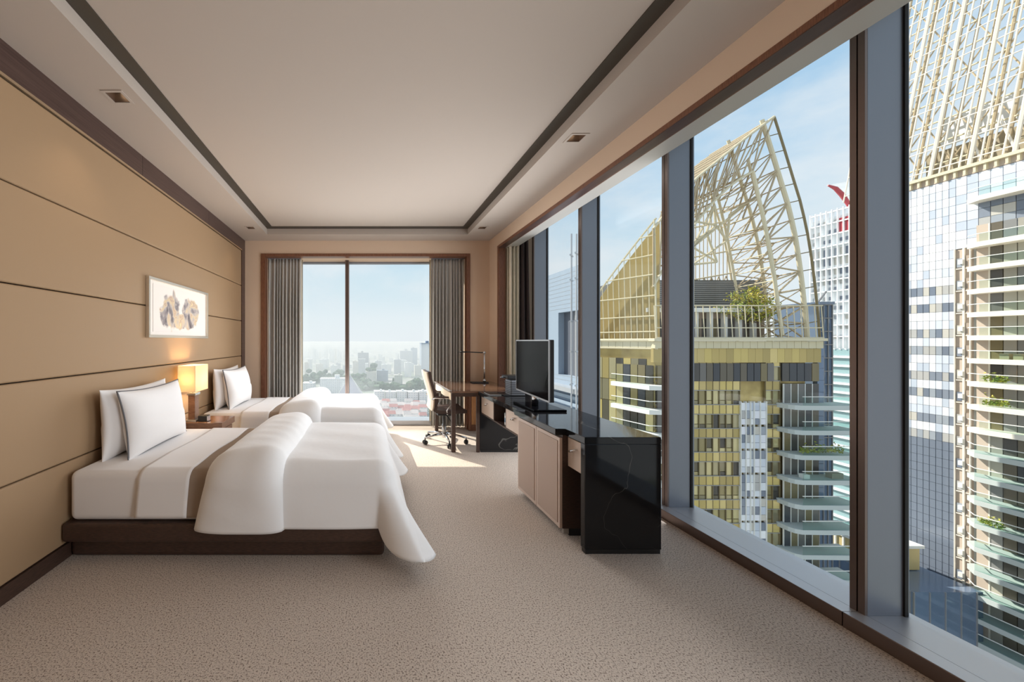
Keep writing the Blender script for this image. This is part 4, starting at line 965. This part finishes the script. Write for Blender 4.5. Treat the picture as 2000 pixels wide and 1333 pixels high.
cbox('roof_cap', cxa-.1, cxb+.1, 53.8, 60, 6.6, 7.0, 'blue_glass', g); bar(g, (cxa+1.0, 55, 7), (cxa+2.2, 55, 8.6), .12, 'mullion_grey', 'roof_arm')

# ================================================================== OUTSIDE: OWN WING
XW = 8.0
g = thing('neighbour_wing', (XW+2, 15, 0), 'pale blue grey tiled wing wall just outside the long window', 'building')
Y0, Y1 = 13.35, 17.4
wy0, wy1, wz0, wz1 = 13.9, 15.7, .0, 2.55
bm = bmesh.new(); add_box(bm, XW, XW+.26, Y0, wy0, -12, 4.25); add_box(bm, XW, XW+.26, wy1, Y1, -12, 4.25); add_box(bm, XW, XW+.26, wy0, wy1, -12, wz0); add_box(bm, XW, XW+.26, wy0, wy1, wz1, 4.25); finish('wall', bm, 'wing_wall', g)
box('recess', XW+.24, XW+.27, wy0, wy1, wz0, wz1, 'wing_dark', g); box('recess_frame', XW+.12, XW+.18, wy0+.7, wy0+.78, wz0, wz1, 'mullion_grey', g)
box('ledge', XW-.45, XW, Y0, Y1, -.55, -.38, 'alu_light', g)
for k in range(9): box('louvre', XW-.16, XW+.02, Y0, Y1, -.85-.26*k, -.72-.26*k, 'wing_wall', g)
for k in range(26):
    z = -.2+.17*k
    if z < 4.2: cbox('tile_joint', XW-.003, XW+.003, Y0, (wy0 if wz0 < z < wz1 else Y1), z, z+.012, 'mullion_grey', g)
for i, y_ in enumerate((13.45, 13.78)):
    m_ = thing('rail_mast', (XW-.5, y_, -.4), ('thin vertical rail beside the wing wall' if i else 'thin vertical rail nearest the dark fin outside'), 'pole', 'cleaning cradle rails')
    bar(m_, (XW-.5, y_, -3), (XW-.5, y_, 5.2+.1*i), .03, 'alu_light', 'rod')
    for z in (-.2, 1.0, 2.1, 3.6, 4.5): bar(m_, (XW-.62, y_-.15, z), (XW-.38, y_+.15, z), .035, 'alu_light', 'clamp')

# ================================================================== OUTSIDE: HAZY CITY BEYOND THE END WINDOW
struct(box('ground', -6000, 6000, -300, 9000, GZ-2, GZ, 'ground'), 'hazy city ground far below the tower', 'ground')
def city(px0, px1, top, Y, m, label, group=None, depth=None, name='city_block', roof=None):
    a, b = at(px0, top, Y), at(px1, top, Y); dp = depth or (b.x-a.x)*.8
    t = thing(name, ((a.x+b.x)/2, Y, GZ), label, 'building', group)
    w = box('walls', a.x, b.x, Y, Y+dp, GZ, a.z, m, t)
    box('roof', a.x-.4, b.x+.4, Y-.4, Y+dp+.4, a.z, a.z+1.2, roof or m, t)
    xm = a.x+(b.x-a.x)*random.uniform(.25, .6); hh = (b.x-a.x)*.14
    box('roof_plant', xm, xm+(b.x-a.x)*.2, Y+dp*.3, Y+dp*.6, a.z+1.2, a.z+1.2+hh, m, t)
    return t
city(625, 673, 741, 800, 'city_white', 'long white apartment slab behind the far bed', depth=25)
city(590, 613, 750, 760, 'city_white', 'low white block by the left curtain behind the far bed', depth=30)
city(699, 720, 690, 1500, 'city_dark', 'dark slab tower just right of the window mullion'); city(703, 719, 711, 1300, 'city_white', 'white block in front of the dark slab tower')
city(781, 806, 686, 1500, 'city_grey', 'grey green tower left of the blue glass tower'); city(803, 815, 681, 1600, 'city_blue', 'slim blue tower between grey and blue towers'); city(823, 852, 671, 1350, 'city_blue', 'tall blue glass tower beside the right curtain')
city(715, 735, 727, 1000, 'city_beige', 'beige block with trees on its roof'); city(736, 758, 725, 1050, 'city_blue', 'low dark blue hall in mid distance'); city(770, 786, 734, 900, 'city_beige', 'beige low block before the tree belt on the right')
for i in range(5): city(731+i*22, 751+i*22, 766+(i % 2), 668-i*3, 'city_white', 'white terrace block in the row above the red roofs', 'row of white terraces', depth=18, name='terrace_block')
rnd = random.Random(11)
for i in range(16):
    x = 590+i*5.2+rnd.uniform(-2, 2); city(x, x+rnd.uniform(3.5, 6), rnd.uniform(681, 694), rnd.uniform(1900, 2600), rnd.choice(['city_white', 'city_white', 'city_grey', 'city_beige']), 'pale hazy high rise on the skyline left of the mullion', 'left skyline high rises', name='skyline_tower')
for i in range(18):
    x = 686+i*8.4+rnd.uniform(-3, 3); city(x, x+rnd.uniform(4, 9), rnd.uniform(688, 708), rnd.uniform(1700, 2700), rnd.choice(['city_white', 'city_white', 'city_grey', 'city_beige']), 'pale hazy high rise on the skyline right of the mullion', 'right skyline high rises', name='skyline_tower')
for i in range(26):
    x = 580+i*11+rnd.uniform(-4, 4); city(x, x+rnd.uniform(8, 14), rnd.uniform(702, 716), rnd.uniform(1150, 1600), rnd.choice(['city_white', 'city_white', 'city_grey', 'city_beige']), 'pale mid rise block in the hazy middle distance', 'middle distance blocks', name='mid_rise_block')
for i in range(40):
    x = 560+i*7.6+rnd.uniform(-3, 3); city(x, x+rnd.uniform(5, 9), rnd.uniform(674, 681), rnd.uniform(3300, 5200), rnd.choice(['city_white', 'city_grey']), 'faint tower on the far horizon', 'far horizon towers', name='horizon_tower')
def house(x, Y, w, d, h, pink):
    t = thing('small_house', (x, Y, GZ), 'small pink roofed house below the end window' if pink else 'small pale roofed house below the end window', 'house', 'low houses below the end window')
    box('walls', x-w/2, x+w/2, Y, Y+d, GZ, GZ+h, 'city_white', t)
    bm = bmesh.new(); v = [bm.verts.new(p) for p in ((x-w/2-.5, Y-.5, GZ+h), (x+w/2+.5, Y-.5, GZ+h), (x+w/2+.5, Y+d+.5, GZ+h), (x-w/2-.5, Y+d+.5, GZ+h), (x-w/2, Y+d/2, GZ+h+4), (x+w/2, Y+d/2, GZ+h+4))]
    for q in ((0, 1, 5, 4), (2, 3, 4, 5), (0, 4, 3), (1, 2, 5), (0, 3, 2, 1)): bm.faces.new([v[k] for k in q])
    finish('roof', bm, 'roof_pink' if pink else 'roof_pale', t)
for r_ in range(7):
    Y = 515+r_*20
    for i in range(8):
        if rnd.random() < .85: house((722+i*15+rnd.uniform(-3, 3)-CX)*Y/F, Y+rnd.uniform(-5, 5), rnd.uniform(8, 13), rnd.uniform(8, 13), rnd.uniform(6, 11), rnd.random() < (.6 if r_ < 4 else .15))
pyr = thing('glass_pyramid', (-3, 640, GZ), 'pale pointed pyramid roof behind the window mullion', 'roof')
bm = bmesh.new(); tip = at(684, 733, 640); bz = at(684, 795, 640).z
bs = [Vector((tip.x+dx, 640+dy, bz)) for dx, dy in ((-34, -30), (34, -30), (34, 30), (-34, 30))]; tv_ = bm.verts.new(tip); bv = [bm.verts.new(p) for p in bs]
for i in range(4): bm.faces.new((bv[i], bv[(i+1) % 4], tv_))
bm.faces.new(bv); finish('roof_skin', bm, 'pyramid', pyr)
for i in range(4): bar(pyr, bs[i], tip, .5, 'slab_white', 'ridge')
box('walls', tip.x-34, tip.x+34, 610, 670, GZ, bz, 'city_grey', pyr)
def belt(px0, px1, top, base, Y, label, seed):
    rnd = random.Random(seed); bm = bmesh.new(); a = at(px0, base, Y); b = at(px1, base, Y); h = (base-top)*Y/F
    for _ in range(int((b.x-a.x)/4)):
        s_ = rnd.uniform(6, 11); c_ = Vector((rnd.uniform(a.x, b.x), Y+rnd.uniform(-10, 60), a.z+h*rnd.uniform(.2, .8)))
        bmesh.ops.create_icosphere(bm, subdivisions=1, radius=s_, matrix=Matrix.Translation(c_) @ Matrix.Diagonal((1, 1, rnd.uniform(.7, 1.1), 1)))
    add_box(bm, a.x, b.x, Y+5, Y+55, GZ, a.z+h*.4)
    o = finish('tree_belt', bm, 'tree_belt'); return tag(o, label, 'trees', None, 'stuff')
belt(575, 672, 722, 746, 1000, 'dark green tree belt left of the window mullion', 1); belt(700, 850, 744, 764, 850, 'dark green tree belt above the white terraces', 2); belt(686, 712, 730, 748, 960, 'dark green trees beside the window mullion', 3); belt(716, 735, 712, 727, 1010, 'green trees on top of the beige block', 4)
# summer haze over the city
hz_ = box('haze', -5900, 5900, 330, 8900, GZ+.5, -6, None)
hm = bpy.data.materials.new('haze'); hm.use_nodes = True; n = hm.node_tree.nodes; l = hm.node_tree.links
for q in list(n): n.remove(q)
vsx = n.new('ShaderNodeVolumeScatter'); vsx.inputs['Color'].default_value = (.90, .95, 1, 1); vsx.inputs['Density'].default_value = .0007; vsx.inputs['Anisotropy'].default_value = .1
vab = n.new('ShaderNodeVolumeAbsorption'); vab.inputs['Color'].default_value = (0, 0, 0, 1); vab.inputs['Density'].default_value = .00021
vad = n.new('ShaderNodeAddShader'); l.new(vsx.outputs[0], vad.inputs[0]); l.new(vab.outputs[0], vad.inputs[1])
mo = n.new('ShaderNodeOutputMaterial'); l.new(vad.outputs[0], mo.inputs['Volume']); hz_.data.materials.append(hm)
tag(hz_, 'pale blue haze hanging over the distant city', 'haze', None, 'stuff')
